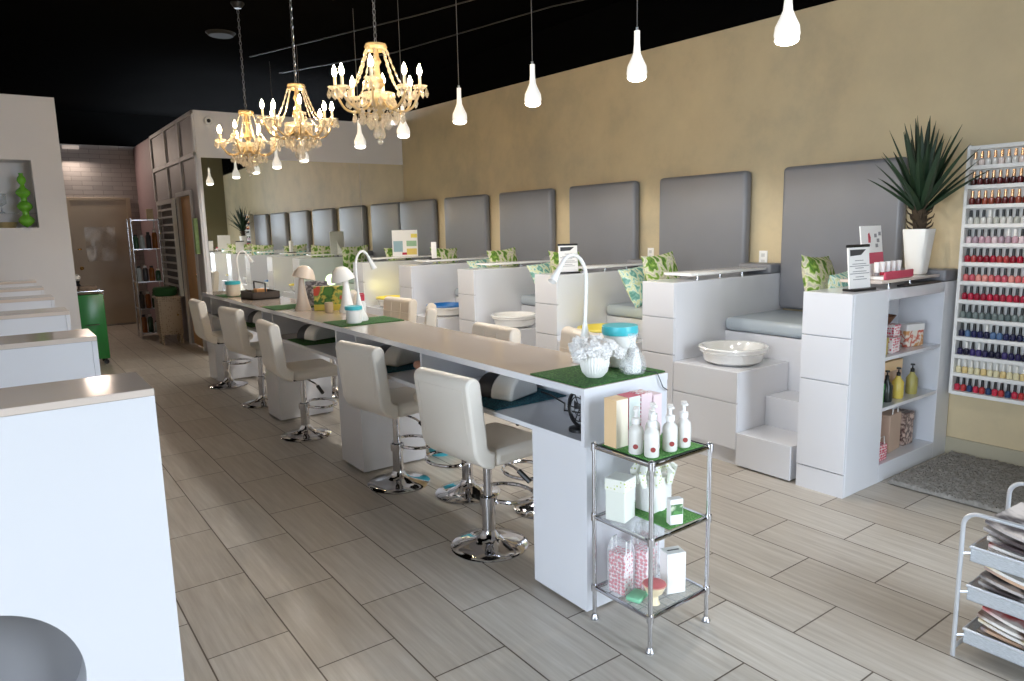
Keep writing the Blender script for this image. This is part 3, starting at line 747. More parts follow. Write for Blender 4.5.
# flower pot
t = thing('flower_pot', 'white ribbed pot of white flowers on green turf mat', 'plant', (1.93, 2.085, ZM))
mb = MB(); seg = 60; prof = [(0,0),(.034,0),(.05,.02),(.058,.05),(.06,.09),(.058,.095),(.053,.09),(.05,.03),(0,.03)]
rg = []
for r, z in prof:
    rg.append([mb.bm.verts.new(((r+(.0018*math.cos(i*PI) if r > .04 else 0))*math.cos(2*PI*i/seg), (r+(.0018*math.cos(i*PI) if r > .04 else 0))*math.sin(2*PI*i/seg), z)) for i in range(seg)] if r else [mb.bm.verts.new((0,0,z))])
for a, b in zip(rg, rg[1:]):
    for i in range(seg):
        j = (i+1) % seg
        q = [a[0], b[j], b[i]] if len(a) == 1 else ([a[i], a[j], b[0]] if len(b) == 1 else [a[i], a[j], b[j], b[i]])
        mb.bm.faces.new(q)
part('pot', mb, CERAM, t)
def bloom_mesh(r, seed):
    mb = MB(); t = bmesh.new(); bmesh.ops.create_icosphere(t, subdivisions=4, radius=1)
    for v in t.verts:
        n_ = v.co.normalized(); q = n_*2.6+Vector((seed*3.1, seed*1.7, 0))
        f = 1+.30*noise.noise(q)+.22*abs(noise.noise(q*2.3))*2-.18
        v.co = Vector((n_.x, n_.y, n_.z*.8))*r*f
    mb.merge(t); return mb
bl = [(0,0,.125),(.05,.01,.115),(-.05,.01,.115),(.01,.052,.115),(0,-.052,.112),(.085,-.005,.105),(-.085,-.01,.105),(.045,.05,.13),(-.045,.045,.13),(.04,-.045,.13),(-.045,-.045,.122),(0,.085,.102),(.075,-.05,.10)]
for i, c in enumerate(bl):
    mb = bloom_mesh(.034+.004*(i%3), i)
    for v in mb.bm.verts: v.co = Matrix.Rotation(math.atan2(math.hypot(c[0], c[1]), .09)*.8, 3, Vector((-c[1], c[0], 0)) if (c[0] or c[1]) else Vector((1,0,0))) @ v.co + Vector(c)
    part('bloom', mb, ROSE, t)
mb = MB()
for c in bl: mb.tube([(c[0]*.2, c[1]*.2, .03), (c[0]*.6, c[1]*.6, .08), c], .0025, 5)
part('stems', mb, mat('pale_green_stem', (150,170,130), .6), t)

# gooseneck lamps: teardrop base, curved neck, cone head
def goose(loc, rz, lb, hh=.44, reach=.15):
    t = thing('gooseneck_lamp', lb, 'lamp', loc, rz, 'gooseneck lamps on the bar')
    part('base', MB().lathe([(0,0),(.058,0),(.06,.01),(.052,.035),(.034,.08),(.018,.13),(.010,.18),(0,.185)], seg=28), PORC, t)
    pts = [(0,0,.17), (.006,0,.26), (.01,0,hh-.11)]+[(.01-reach/2+reach/2*math.cos(a), 0, hh-.11+.11*math.sin(a)) for a in [PI*i/10 for i in range(1,9)]]
    part('neck', MB().tube(pts, .0085, 10), PORC, t)
    p0 = Vector(pts[-1]); d = (Vector(pts[-1])-Vector(pts[-2])).normalized()
    M = T(*p0) @ d.to_track_quat('Z','Y').to_matrix().to_4x4()
    part('head', MB().lathe([(0,-.005),(.010,-.005),(.012,.02),(.021,.085),(.018,.085),(.008,.02)], seg=18, M=M), PORC, t)
    return t
goose((2.14, 2.375, ZB+.0004), PI*.06, 'white gooseneck lamp behind the flower pot at the near bar end', .49, .2)
goose((1.985, 4.50, ZM), PI*1.05, 'white gooseneck lamp with teardrop base beside the turquoise canister', .47, .12)
goose((2.0, 7.45, ZM), PI*.95, 'white gooseneck lamp near far end of the bar', .43, .12)
# mushroom desk lamps
def mush(loc, rz, lb, m):
    t = thing('desk_lamp', lb, 'lamp', loc, rz, 'mushroom desk lamps on the bar')
    part('base', MB().lathe([(0,0),(.062,0),(.064,.008),(.05,.05),(.034,.13),(.024,.2),(.02,.25),(0,.255)], seg=26), m, t)
    M = T(.02,0,.25) @ Matrix.Rotation(.25, 4, 'Y')
    part('shade', MB().lathe([(0,.105),(.03,.1),(.06,.078),(.085,.03),(.092,0),(.086,0),(.075,.03),(0,.07)], seg=28, M=M), m, t)
    return t
BEIGEP = mat('pearl_beige_plastic', (224,208,194), .3)
mush((1.95, 5.50, ZB+.0004), 0, 'beige mushroom shaped desk lamp on the bar', BEIGEP)
mush((2.14, 5.07, ZB+.0004), PI, 'white mushroom shaped desk lamp right of the beige one', PORC)
def canister(loc, lb, s=1., m=CERAM):
    t = thing('canister', lb, 'canister', loc, 0, 'turquoise lidded canisters on the bar')
    part('jar', MB().lathe([(0,0),(.045*s,0),(.05*s,.006),(.052*s,.085*s),(.048*s,.09*s),(0,.09*s)], seg=24), m, t)
    part('lid', MB().lathe([(0,.09*s),(.056*s,.09*s),(.059*s,.098*s),(.057*s,.115*s),(0,.12*s)], seg=24), TEAL, t, 'turquoise lid')
    return t
canister((1.90, 4.40, ZM), 'white canister with turquoise lid beside gooseneck lamp on the bar')
canister((1.88, 7.25, ZM), 'cream canister with turquoise lid at far bar end', 1.25, mat('cream_jar', (220,206,186), .4))
canister((2.168, 2.18, ZM), 'tall white canister with turquoise lid behind clear bag', 1.35)
for y in (2.16,):
    o = [x for x in bpy.data.objects if x.get('label', '').startswith('tall white canister')][0]; o.scale = (1,1,1.15)
# clear bag with white cone box
t = thing('clear_bag', 'clear crinkled bag around a white box beside the flower pot', 'bag', (2.10, 2.035, ZM)); t.scale = (.85,.85,.95)
part('box', MB().prism([(-.03,0),(.03,0),(.03,.05),(.008,.11),(-.008,.11),(-.03,.05)], 1, -.028, .028), CARD, t, 'white peaked box', bev=.004)
mb = MB(); rn = random.Random(4); rg = []
for r, z in ((.07,.001),(.075,.02),(.062,.06),(.03,.11),(.012,.135),(.03,.165),(.034,.17)):
    rg.append([mb.bm.verts.new((r*math.cos(2*PI*i/14)*rn.uniform(.82,1.15)*.92, r*math.sin(2*PI*i/14)*rn.uniform(.8,1.1)*.8, z)) for i in range(14)])
for a, b in zip(rg, rg[1:]):
    for i in range(14): mb.bm.faces.new([a[i], a[(i+1)%14], b[(i+1)%14], b[i]])
part('film', mb, CLEAR, t)
solo('lamp_cable', MB().tube([(2.13,2.20,ZM+.003),(2.15,2.05,ZM+.003),(2.157,1.953,.945),(2.19,1.95,.88),(2.225,1.955,.86)], .0025, 5), DGREY, 'thin grey cord hanging over the near bar end', 'cord')
# bottles and small things further along
def redcap(x, y, lb, z=ZB+.0004):
    t = thing('spray_bottle', lb, 'bottle', (x, y, z), 0, 'red capped bottles on the bar')
    part('bottle_body', MB().lathe([(0,0),(.026,0),(.028,.006),(.028,.11),(.014,.13),(0,.13)], seg=16), mat('frosted_bottle', (226,226,226), .25), t)
    part('cap', MB().cyl((0,0,.128), .021, .045, 16), RED, t, 'red cap')
redcap(2.06, 4.62, 'red capped white bottle behind the turquoise canister')
redcap(2.10, 4.72, 'red capped white bottle behind another by the gooseneck lamp')
redcap(2.12, 5.80, 'red capped white bottle left of the beige mushroom lamp')
def stack(x, y, z, n, lb, rz=.3, w=.2, d=.26, grp='magazines stacked on the bar', cats=None):
    for i in range(n):
        t = solo('magazine', MB().rbox(-w/2, w/2, -d/2, d/2, 0, .008, .0015, 1), mat_cover(f'bar_cover_{x:.2f}_{i}', random.choice([[(60,56,60),(180,170,166),(110,90,90)],[(200,190,180),(120,110,110),(50,46,50)]]), 12), lb.format(ORD[i]), 'magazine', grp, (x+.01*((i*7)%3-1), y+.012*((i*5)%3-1), z+.0085*i), rz+.12*((i*3)%4-1.5))
t = thing('brochure_holder', 'grey brochure rack behind the beige mushroom lamp', 'holder', (2.09, 5.61, ZB+.016), -.6)
for i in range(4): part('tier', MB().box(-.09+.0, .09, .02*i, .02*i+.012, 0, .10+.035*i, Matrix.Rotation(-.15,4,'X')), mat_cover(f'brochure_{i}', [(150,146,150),(90,84,90),(196,190,190)], 20), t, smooth=False)
part('side_frame', MB().box(-.1,-.092,-.02,.11,0,.16).box(.092,.1,-.02,.11,0,.16), DGREY, t, smooth=False)
t = thing('picture_box', 'green and yellow picture carton left of the white mushroom lamp', 'box', (2.15, 5.30, ZB+.0004), -.55)
t.location = (2.11, 5.33, ZB+.0004); t.rotation_euler = (0,0,-.6)
part('carton', MB().rbox(-.12,.12,-.03,.03,0,.19,.004,1), mat_cover('meadow_print', [(90,140,60),(60,110,44),(214,196,90),(120,160,80),(206,80,60)], 9), t)
part('base_strip', MB().rbox(-.122,.122,-.032,.032,0,.05,.004,1), YEL, t, 'yellow lower strip')
solo('jar', MB().lathe([(0,0),(.03,0),(.032,.005),(.032,.075),(.03,.08),(0,.08)], seg=18), mat('tan_jar', (206,184,150), .4), 'small tan jar in front of the green picture carton', 'jar', loc=(2.03, 5.16, ZB+.0004))
t = thing('caddy', 'dark open caddy with orange boxes near far bar end', 'caddy', (2.02, 6.85, ZB+.0004), 0)
part('tray', MB().box(-.13,.13,-.18,.18,0,.012).box(-.13,-.12,-.18,.18,0,.07).box(.12,.13,-.18,.18,0,.07).box(-.13,.13,-.18,-.17,0,.07).box(-.13,.13,.17,.18,0,.07), mat('dark_wood', (62,50,42), .5), t, smooth=False)
part('handle', MB().tube([(0,-.175,.05),(0,-.175,.15),(0,.175,.15),(0,.175,.05)], .008, 8), BLACK, t)
gift(2.0, 6.77, ZB+.0125, .09, .1, .08, mat('orange_carton', (210,150,90), .5), 'orange carton in the dark caddy', group='cartons in the caddy')
gift(2.03, 6.92, ZB+.0125, .1, .1, .06, mat('olive_carton', (140,124,80), .5), 'olive carton in the dark caddy', group='cartons in the caddy')

# ---------------------------------------------------------------- stools
def make_stool(m, label, quilt=False, lift=0.):
    t = thing('bar_stool', label, 'stool', (0,0,0), 0, 'cream swivel stools at the manicure bar')
    # L shaped padded shell bent from one pad: local +x faces the bar
    w = .205; h = .04; zc = .512+lift; R_ = .085
    def pad(path, cap0, cap1):
        """thick outline around a centre path in the xz plane, round caps where asked"""
        n = len(path); L_, Rr = [], []
        for i, (x, z) in enumerate(path):
            p, q = path[max(i-1, 0)], path[min(i+1, n-1)]; dx, dz = q[0]-p[0], q[1]-p[1]; l = math.hypot(dx, dz); nx, nz = -dz/l, dx/l
            L_.append((x+nx*h, z+nz*h)); Rr.append((x-nx*h, z-nz*h))
        def capped(i, sgn):
            p, q = (path[1], path[0]) if i == 0 else (path[-2], path[-1]); a0 = math.atan2(q[1]-p[1], q[0]-p[0])
            return [(q[0]+h*math.cos(a0+sgn*t), q[1]+h*math.sin(a0+sgn*t)) for t in [PI/2-PI*k/8 for k in range(1, 8)]]
        out = L_[:]
        if cap1: out += capped(1, 1)
        out += Rr[::-1]
        if cap0: out += capped(0, 1)
        mb = MB(); mb.prism(out, 1, -w, w); return mb
    tilt = .12; bx, bz = -.115, zc
    arcp = [(bx-R_*math.sin(t), bz+R_*(1-math.cos(t))) for t in [(PI/2+tilt)*k/8 for k in range(9)]]
    ex, ez = arcp[-1]; dx, dz = -math.sin(tilt), math.cos(tilt)
    part('seat', pad([(.20, zc), (.05, zc), (bx+.001, zc)], True, False), m, t, bev=.026)
    b = part('backrest', pad(arcp+[(ex+dx*.13, ez+dz*.13), (ex+dx*.262, ez+dz*.262)], False, True), m, t, bev=.026)
    M = T(ex, 0, ez) @ Matrix.Rotation(-tilt, 4, 'Y')
    if quilt:
        mb = MB()
        for y in (-.07, .07): mb.tube([M @ Vector((.0405, y, .0)), M @ Vector((.0405, y, .25)), M @ Vector((.03, y, .288))], .0035, 5)
        for z in (.07, .18): mb.tube([M @ Vector((.0405, -.18, z)), M @ Vector((.0405, .18, z))], .0035, 5)
        part('quilting', mb, TAN, b)
    else:
        mb = MB(); mb.tube([M @ Vector((-.0405, -.165, .0)), M @ Vector((-.0405, -.165, .25)), M @ Vector((-.0405, .165, .25)), M @ Vector((-.0405, .165, .0))], .0016, 4)
        part('stitching', mb, m, b)
    part('mounting_plate', MB().rbox(-.09,.09,-.09,.09,.45+lift,.466+lift,.004,1), BLACK, t)
    part('column', MB().lathe([(0,.05),(.033,.05),(.033,.25),(.031,.25),(.022,.252),(.022,.452+lift),(0,.452+lift)], seg=20), CHROME, t)
    part('base', MB().lathe([(0,.0),(.19,.0),(.193,.006),(.185,.012),(.13,.022),(.075,.038),(.05,.055),(.04,.075),(.036,.085),(0,.085)], seg=40), CHROME, t)
    ring = [(.055,0,.24)]
    mb = MB(); mb.tube([(.13+.115*math.cos(a)*1.0, .15*math.sin(a), .235) for a in [2*PI*i/32 for i in range(32)]], .0105, 8, closed=True); mb.lathe([(.034,.215),(.042,.215),(.042,.255),(.034,.255)], seg=18)
    part('foot_ring', mb, CHROME, t)
    mb = MB(); mb.tube([(.03,-.03,.44+lift),(.06,-.12,.42+lift),(.07,-.16,.40+lift)], .006, 6); lv = part('lever', mb, CHROME, t)
    part('lever_grip', MB().tube([(.068,-.15,.405+lift),(.085,-.21,.36+lift)], .013, 8), BLACK, lv, 'black grip')
    return t
S0 = make_stool(CREAM, 'cream swivel stool nearest the camera, by the near bar end')
S0.location = (1.825, 2.735, 0); S0.rotation_euler = (0,0,.1)
NEAR = [((1.875, 3.80), .14, 'cream swivel stool second from the camera, in front of second pedestal'), ((1.80, 5.2), -.06, 'cream swivel stool third from the camera, in front of third pedestal'),
        ((1.86, 6.46), .12, 'cream swivel stool fourth from the camera, in the dim bay'), ((1.82, 7.50), .0, 'cream swivel stool at far end of the bar')]
for (x, y), a, lb in NEAR: dup(S0, (x, y, 0), a, lb)
S1 = make_stool(TAN, 'quilted beige stool across the bar from the nearest stool', True, .075)
S1.location = (2.35, 2.93, 0); S1.rotation_euler = (0,0,PI-.25)
FAR = [((2.125, 3.40), PI, 'quilted beige stool across the bar between first and second stools'), ((2.42, 4.74), 2.62, 'beige stool across the bar turned edge-on to the camera'), ((2.52, 5.36), PI+.1, 'beige stool across the bar beside the edge-on one'),
       ((2.52, 6.35), PI-.3, 'beige stool across the bar behind the beige mushroom lamp'), ((2.52, 7.3), PI, 'beige stool across the far end of the bar')]
for (x, y), a, lb in FAR: dup(S1, (x, y, 0), a, lb)
t = thing('waste_bin', 'turquoise waste bin on the floor behind the second pedestal', 'bin', (2.42, 3.93, 0))
t.location = (2.38, 4.15, 0); t.scale = (.85,.85,.85)
part('bucket', MB().lathe([(0,0),(.095,0),(.12,.24),(.125,.25),(.118,.25),(.09,.012),(0,.012)], seg=24), TEALB, t)

# ---------------------------------------------------------------- chrome etagere at the bar end
t = thing('chrome_shelf_stand', 'chrome three-tier shelf stand at the near bar end', 'shelf stand', (1.78, 1.632, 0))
PX = [(1.78,1.632),(2.107,1.64),(1.778,1.925),(2.107,1.93)]
for x, y in PX:
    p = part('post', MB().cyl((x,y,.02), .0085, .70, 14), CHROME, t, world=True)
    part('foot', MB().lathe([(0,0),(.016,0),(.017,.006),(.012,.014),(.009,.022),(0,.022)], (x,y,0), 16), STEEL, p, world=True)
    part('finial', MB().ball((x,y,.722), .0125, 2), STEEL, p, world=True)
for z in (.135, .43, .712):
    mb = MB()
    for a, b in ((0,1),(1,3),(3,2),(2,0)): mb.tube([(*PX[a], z), (*PX[b], z)], .0075, 8)
    for x, y in PX: mb.lathe([(.008,-.014),(.0135,-.014),(.0135,.014),(.008,.014)], (x,y,z), 12)
    s = part('shelf_frame', mb, CHROME, t, world=True)
    if z == .712: part('shelf_panel', MB().box(1.79,2.098,1.642,1.918,z-.004,z+.004), DGREY, s, world=True, smooth=False)
    elif z == .43: part('shelf_panel', MB().box(1.79,2.098,1.642,1.918,z-.003,z+.003), GLASS, s, 'clear glass panel', world=True, smooth=False)
    else:
        mb = MB()
        for i in range(7): x = 1.79+.308*i/6; mb.tube([(x,1.64,z),(x,1.92,z)], .002, 5)
        for i in range(6): y = 1.65+.26*i/5; mb.tube([(1.785,y,z),(2.1,y,z)], .002, 5)
        part('wire_grid', mb, CHROME, s, world=True)
        part('shelf_panel', MB().box(1.79,2.098,1.642,1.918,z+.0025,z+.0045), GLASS, s, 'clear glass panel', world=True, smooth=False)
ZS3 = .7165; ZS2 = .4335; ZS1 = .140
for (x0,x1,y0,y1,z,lb) in ((1.80,2.088,1.654,1.908,ZS3,'green turf mat on top tier of the chrome stand'),(1.90,2.088,1.654,1.908,ZS2,'green turf mat on middle tier of the chrome stand')):
    solo('shelf_mat', MB().rbox(x0,x1,y0,y1,0,.005,.002,1), TURFL, lb, 'mat', 'turf mats on the chrome stand', (0,0,z+.0003))
ZT3 = ZS3+.0056; ZT2 = ZS2+.0056
PINKB = mat('pale_pink_box', (236,214,220), .5); MINT = mat('mint_white_box', (228,236,232), .5)
def carton(x, y, side, front, label, h=.185, w=.062, d=.066):
    t = thing('carton', label, 'box', (x, y, ZT3), .0, 'cartons on the chrome stand')
    part('body', MB().rbox(-w/2, w/2, -d/2, d/2, 0, h, .002, 1), front, t)
    part('side_sleeve', MB().box(-w/2-.0012, -w/2, -d/2+.001, d/2-.001, .001, h-.001).box(-w/2-.001, w/2-.001, -d/2+.001, d/2-.001, h, h+.001), side, t, smooth=False)
carton(1.834, 1.862, CREAMBOX, mat('cream_white_box', (242,232,212), .5), 'apricot sided cream carton leftmost on top tier of the chrome stand')
carton(1.904, 1.866, PINK, MINT, 'pale blue carton with raspberry side on the chrome stand')
carton(1.974, 1.87, DOTR, PINKB, 'pale pink carton with red lattice side on the chrome stand')
carton(2.04, 1.875, PINKB, PINKB, 'pale pink carton rightmost on top tier of the chrome stand', .17, .05)
def pump(x, y, z, lb):
    t = thing('pump_bottle', lb, 'bottle', (x, y, z), random.uniform(-.9,-.5), 'pump bottles on the chrome stand')
    t.scale = (1.12,1.12,1.12)
    part('bottle_body', MB().lathe([(0,0),(.022,0),(.0245,.004),(.0245,.075),(.022,.085),(.012,.095),(.010,.1),(0,.1)], seg=20), mat('frosted_lotion', (240,238,232), .25, trans=.1), t)
    part('collar', MB().lathe([(0,.1),(.0145,.1),(.0145,.118),(.006,.121),(0,.121)], seg=16), CARD, t)
    part('pump', MB().lathe([(0,.12),(.006,.12),(.006,.14),(.010,.142),(.010,.155),(0,.157)], seg=12).rbox(-.007,.007,-.03,0,.145,.154,.003,1), CARD, t)
    part('label_dot', MB().cyl((0,0,0), .0085, .0012, 16, M=T(0,-.0238,.028) @ Matrix.Rotation(PI/2,4,'X')), mat('brown_red_dot', (150,62,58), .5), t, 'round brown red label')
for i, (x, y) in enumerate(((1.826,1.752),(1.842,1.69),(1.915,1.752),(1.945,1.695),(2.02,1.695))):
    pump(x, y, ZT3, ['white pump bottle leftmost on top tier','white pump bottle at front corner of top tier','white pump bottle at back between cartons and others on top tier','white pump bottle right of the corner one on top tier','white pump bottle rightmost on top tier'][i]+' of the chrome stand')
# middle tier
gift(1.839, 1.845, ZS2+.0006, .085, .085, .165, mat('pale_mint_bag', (232,236,226), .6, var=.05), 'pale mint paper bag left on middle tier of the chrome stand', .3, 'bags on the chrome stand', band=DOTG)
t = thing('gift_bag', 'white gift bag with floral bow on middle tier of the chrome stand', 'bag', (2.008, 1.83, ZT2), .1, 'bags on the chrome stand')
part('body', MB().rbox(-.06,.06,-.045,.045,0,.135,.004,1), CARD, t)
mb = MB(); rn = random.Random(9)
for i in range(8):
    a = i*PI/4; mb.tube([(0,0,.135),(.05*math.cos(a),.045*math.sin(a),.20+.02*rn.random()),(.095*math.cos(a+.2),.07*math.sin(a+.2),.16),(.085*math.cos(a+.3),.06*math.sin(a+.3),.11)], .022, 7, r1=.012)
part('bow', mb, DOTG, t, 'white and lime patterned bow')
part('ribbon', MB().box(-.015,.015,-.0465,-.045,0,.135), DOTG, t, smooth=False)
t = thing('small_carton', 'small white carton with green picture at front of middle tier', 'box', (1.955, 1.675, ZT2), -.35)
part('carton', MB().rbox(-.027,.027,-.015,.015,0,.10,.002,1), CARD, t); part('picture', MB().box(-.024,.024,-.0162,-.015,.04,.08), mat_cover('leaf_print', [(90,150,80),(60,110,56),(206,214,190)], 30), t, 'green leafy picture', smooth=False)
# bottom tier
for i, (x, y, lb) in enumerate(((1.835,1.835,'pink dotted gift bag leftmost on bottom tier of the chrome stand'),(1.918,1.80,'pink dotted gift bag second from left on bottom tier of the chrome stand'),(2.01,1.87,'pink dotted gift bag at back of bottom tier of the chrome stand'))):
    g = gift(x, y, ZS1+.0002, .06, .075, .165, DOTR, lb, .15, 'bags on the chrome stand', bag=True)
    part('film', MB().prism([(-.034,.0),(.034,.0),(.034,.17),(.012,.21),(-.012,.21),(-.034,.17)], 1, -.041, .041), CLEAR, g, 'clear wrapping')
solo('sachet', MB().rbox(-.04,.04,-.03,.03,0,.02,.008,2), mat('mint_green_sachet', (130,200,160), .4), 'mint green sachet in front of the pink dotted bags', 'sachet', loc=(1.84,1.755,ZS1+.0006), rz=.3)
t = thing('candle_cup', 'cream cup topped with pink on bottom tier of the chrome stand', 'cup', (1.865, 1.69, ZS1+.0006))
part('cup', MB().lathe([(0,0),(.022,0),(.016,.012),(.014,.03),(.03,.045),(.043,.075),(.045,.08),(.04,.08),(0,.07)], seg=24), mat('cream_cup', (244,226,190), .4), t)
part('topping', MB().lathe([(0,.092),(.02,.09),(.038,.084),(.046,.078),(0,.072)], seg=24), mat('pink_topping', (214,120,120), .6, var=.2, scale=40, bump=.4), t, 'pink top')
t = thing('tall_carton', 'plain white tall carton on bottom tier of the chrome stand', 'box', (1.995, 1.715, ZS1+.0006), -.35)
part('carton', MB().rbox(-.04,.04,-.03,.03,0,.165,.002,1), CARD, t); part('slot', MB().box(-.025,.025,-.004,.004,.1649,.1656), DGREY, t, 'dark slot on top', smooth=False)

# ---------------------------------------------------------------- magazine rack, bottom right
t = thing('magazine_rack', 'silver tube magazine rack with three mesh baskets, lower right', 'rack', (2.62, .957, 0))
def uframe(x, y0, y1, h, r=.05):
    c = [(x,y0,0),(x,y0,h-r)]+[(x,y0-r+r*math.cos(a),h-r+r*math.sin(a)) for a in [PI/2*i/6 for i in range(1,7)]]
    c += [(x,y1+r-r*math.sin(a),h-r+r*math.cos(a)) for a in [PI/2*i/6 for i in range(0,7)]]+[(x,y1,0)]
    return c
part('front_frame', MB().tube(uframe(2.62,.957,.50,.545), .008, 10), SILVERP, t, world=True)
part('rear_frame', MB().tube(uframe(3.02,.957,.50,.56), .008, 10), SILVERP, t, world=True)
part('cross_bar', MB().tube([(2.62,.957,.03),(3.02,.957,.03)], .007, 8).tube([(2.62,.50,.03),(3.02,.50,.03)], .007, 8), SILVERP, t, world=True)
rn = random.Random(21)
CV = [[(236,232,228),(206,200,196),(90,80,80)],[(226,222,216),(120,90,76),(240,236,230)],[(236,234,232),(60,56,64),(206,196,190)],[(220,214,208),(176,60,60),(236,230,224)],[(240,236,230),(130,126,140),(216,180,150)],[(150,120,106),(232,226,220),(70,58,60)],[(226,220,212),(214,190,130),(236,232,228)]]
for q, z in enumerate((.10, .265, .41)):
    x0, x1, y0, y1 = 2.645, 2.995, .52, .937
    mb = MB(); mb.box(x0,x1,y0,y1,z-.05,z-.047)
    for a in ((x0,x0+.003,y0,y1),(x1-.003,x1,y0,y1),(x0,x1,y0,y0+.003),(x0,x1,y1-.003,y1)): mb.box(a[0],a[1],a[2],a[3],z-.05,z+.002)
    b = part('basket', mb, MESHW, t, 'silver mesh basket', world=True, smooth=False)
    part('basket_rim', MB().tube([(x0,y0,z+.002),(x1,y0,z+.002),(x1,y1,z+.002),(x0,y1,z+.002)], .006, 8, closed=True), SILVERP, b, world=True)
    part('bracket', MB().tube([(2.62,.957,z-.02),(x0,y1,z-.02)], .005, 6).tube([(3.02,.957,z-.02),(x1,y1,z-.02)], .005, 6).tube([(2.62,.50,z-.02),(x0,y0,z-.02)], .005, 6).tube([(3.02,.50,z-.02),(x1,y0,z-.02)], .005, 6), SILVERP, b, world=True)
    N_ = 6
    for i in range(N_):
        c0 = MB(); n = 10; L_ = .345; W_ = .28; th = .011; sag = .010+.004*i
        up = [];dn = []
        for k in range(n+1):
            u = -L_/2+L_*k/n; zz = sag*(2*k/n-1)**2
            up.append((u, zz+th)); dn.append((u, zz))
        M = Rz(PI/2*0+rn.uniform(-.10,.10))
        c0.prism(up+dn[::-1], 0, -W_/2, W_/2, M)
        tone = ['lowest','second','third','fourth','fifth','topmost'][i]
        m = solo('magazine', c0, mat_cover(f'cover_{q}_{i}', CV[(q*3+i*2) % len(CV)], 5.5), f'{tone} glossy magazine in the {["bottom","middle","top"][q]} basket of the silver rack', 'magazine', 'magazines in the silver rack', (2.82+rn.uniform(-.012,.012), .73+rn.uniform(-.012,.012), z-.0465+.0195*i))
        if i == N_-1:
            mb = MB(); mb.box(-.07,.07,.02,.09,sag*.15+th+.0045,sag*.15+th+.006, M); part('cover_photo', mb, mat_cover(f'photo_{q}', [(120,84,70),(206,166,140),(60,40,40)], 16), m, smooth=False)
            mb = MB(); mb.box(-.09,.09,-.11,-.085,sag*.55+th+.002,sag*.55+th+.0035, M); part('cover_title', mb, RED if q != 1 else YEL, m, smooth=False)

# ---------------------------------------------------------------- left row of white booths
LY = [2.02, 3.27, 4.50, 5.66, 6.80, 7.95]
LP = ['nearest the camera, with round opening', 'second from the camera', 'third from the camera', 'fourth from the camera', 'fifth from the camera', 'sixth from the camera, nearest the niche wall']
for k, y in enumerate(LY):
    x1 = .303; x0 = XL+.012; w = .29
    t = thing('booth_partition', 'white glossy console on the left side, '+LP[k], 'cabinet', (x1, y, 0), 0, 'white consoles on the left side')
    if k == 0:
        mb = MB(); mb.box(x0, x1-.02, y+.02, y+w, 0, CH-.02)
        # front sheet with a round hole
        part('body', MB().box(x0, x1-.02, y+.17, y+w, 0, CH-.02).box(.16, x1-.02, y+.02, y+.17, 0, CH-.02).box(x0, -.46, y+.02, y+.17, 0, CH-.02).box(-.46, .16, y+.02, y+.17, .75, CH-.02).box(-.46, .16, y+.02, y+.17, 0, .13), WHITE, t, world=True, smooth=False)
        mb = MB(); bm = mb.bm
        cx_, cz_, r_ = -.145, .435, .222; nseg = 64
        for yy in (y, y+.019):
            circ = [bm.verts.new((cx_+r_*math.cos(2*PI*i/nseg), yy, cz_+r_*math.sin(2*PI*i/nseg))) for i in range(nseg)]
            rect = []
            for i in range(nseg):
                a = 2*PI*i/nseg; c, s = math.cos(a), math.sin(a)
                hx = (x1-cx_) if c > 0 else (cx_-x0); hz = (CH-.02-cz_) if s > 0 else cz_
                f = min(hx/abs(c) if abs(c) > 1e-9 else 1e9, hz/abs(s) if abs(s) > 1e-9 else 1e9)
                rect.append(bm.verts.new((cx_+f*c, yy, cz_+f*s)))
            corners = {}
            for i in range(nseg):
                j = (i+1) % nseg
                bm.faces.new([circ[i], circ[j], rect[j], rect[i]])
                p, q = rect[i].co, rect[j].co
                if abs(p.x-q.x) > 1e-6 and abs(p.z-q.z) > 1e-6:
                    ccx = p.x if abs(p.x-x0) < 1e-6 or abs(p.x-x1) < 1e-6 else q.x
                    ccz = p.z if (abs(p.z) < 1e-6 or abs(p.z-(CH-.02)) < 1e-6) else q.z
                    v = bm.verts.new((ccx, yy, ccz)); bm.faces.new([rect[i], rect[j], v])
            if yy == y: c_a = circ
            else:
                for i in range(nseg): bm.faces.new([c_a[i], c_a[(i+1)%nseg], circ[(i+1)%nseg], circ[i]])
        part('face_panel', mb, WHITE, t, 'white panel with round hole', world=True, smooth=False)
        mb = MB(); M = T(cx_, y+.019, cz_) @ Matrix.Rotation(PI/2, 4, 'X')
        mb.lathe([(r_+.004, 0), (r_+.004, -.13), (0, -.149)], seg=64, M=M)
        part('recess', mb, mat('recess_shade_grey', (146,146,150), .4, var=.04), t, 'round recess with shade painted grey', world=True)  # white interior, its shade put into the grey colour
    else:
        part('body', MB().box(x0, x1-.02, y, y+w, 0, CH-.02), WHITE, t, world=True, smooth=False, bev=.002)
    part('worktop', MB().box(x0, x1, y-.001, y+w, CH-.0195, CH), TAUPE, t, world=True, smooth=False, bev=.002)
    for z0, z1 in ((0, .133), (.139, .552), (.558, .805), (.811, CH-.0205)):
        part('drawer_front', MB().box(x1-.0195, x1, y+(.02 if k == 0 else .001), y+w-.001, z0+.0, z1), WHITE, t, world=True, smooth=False, bev=.002)

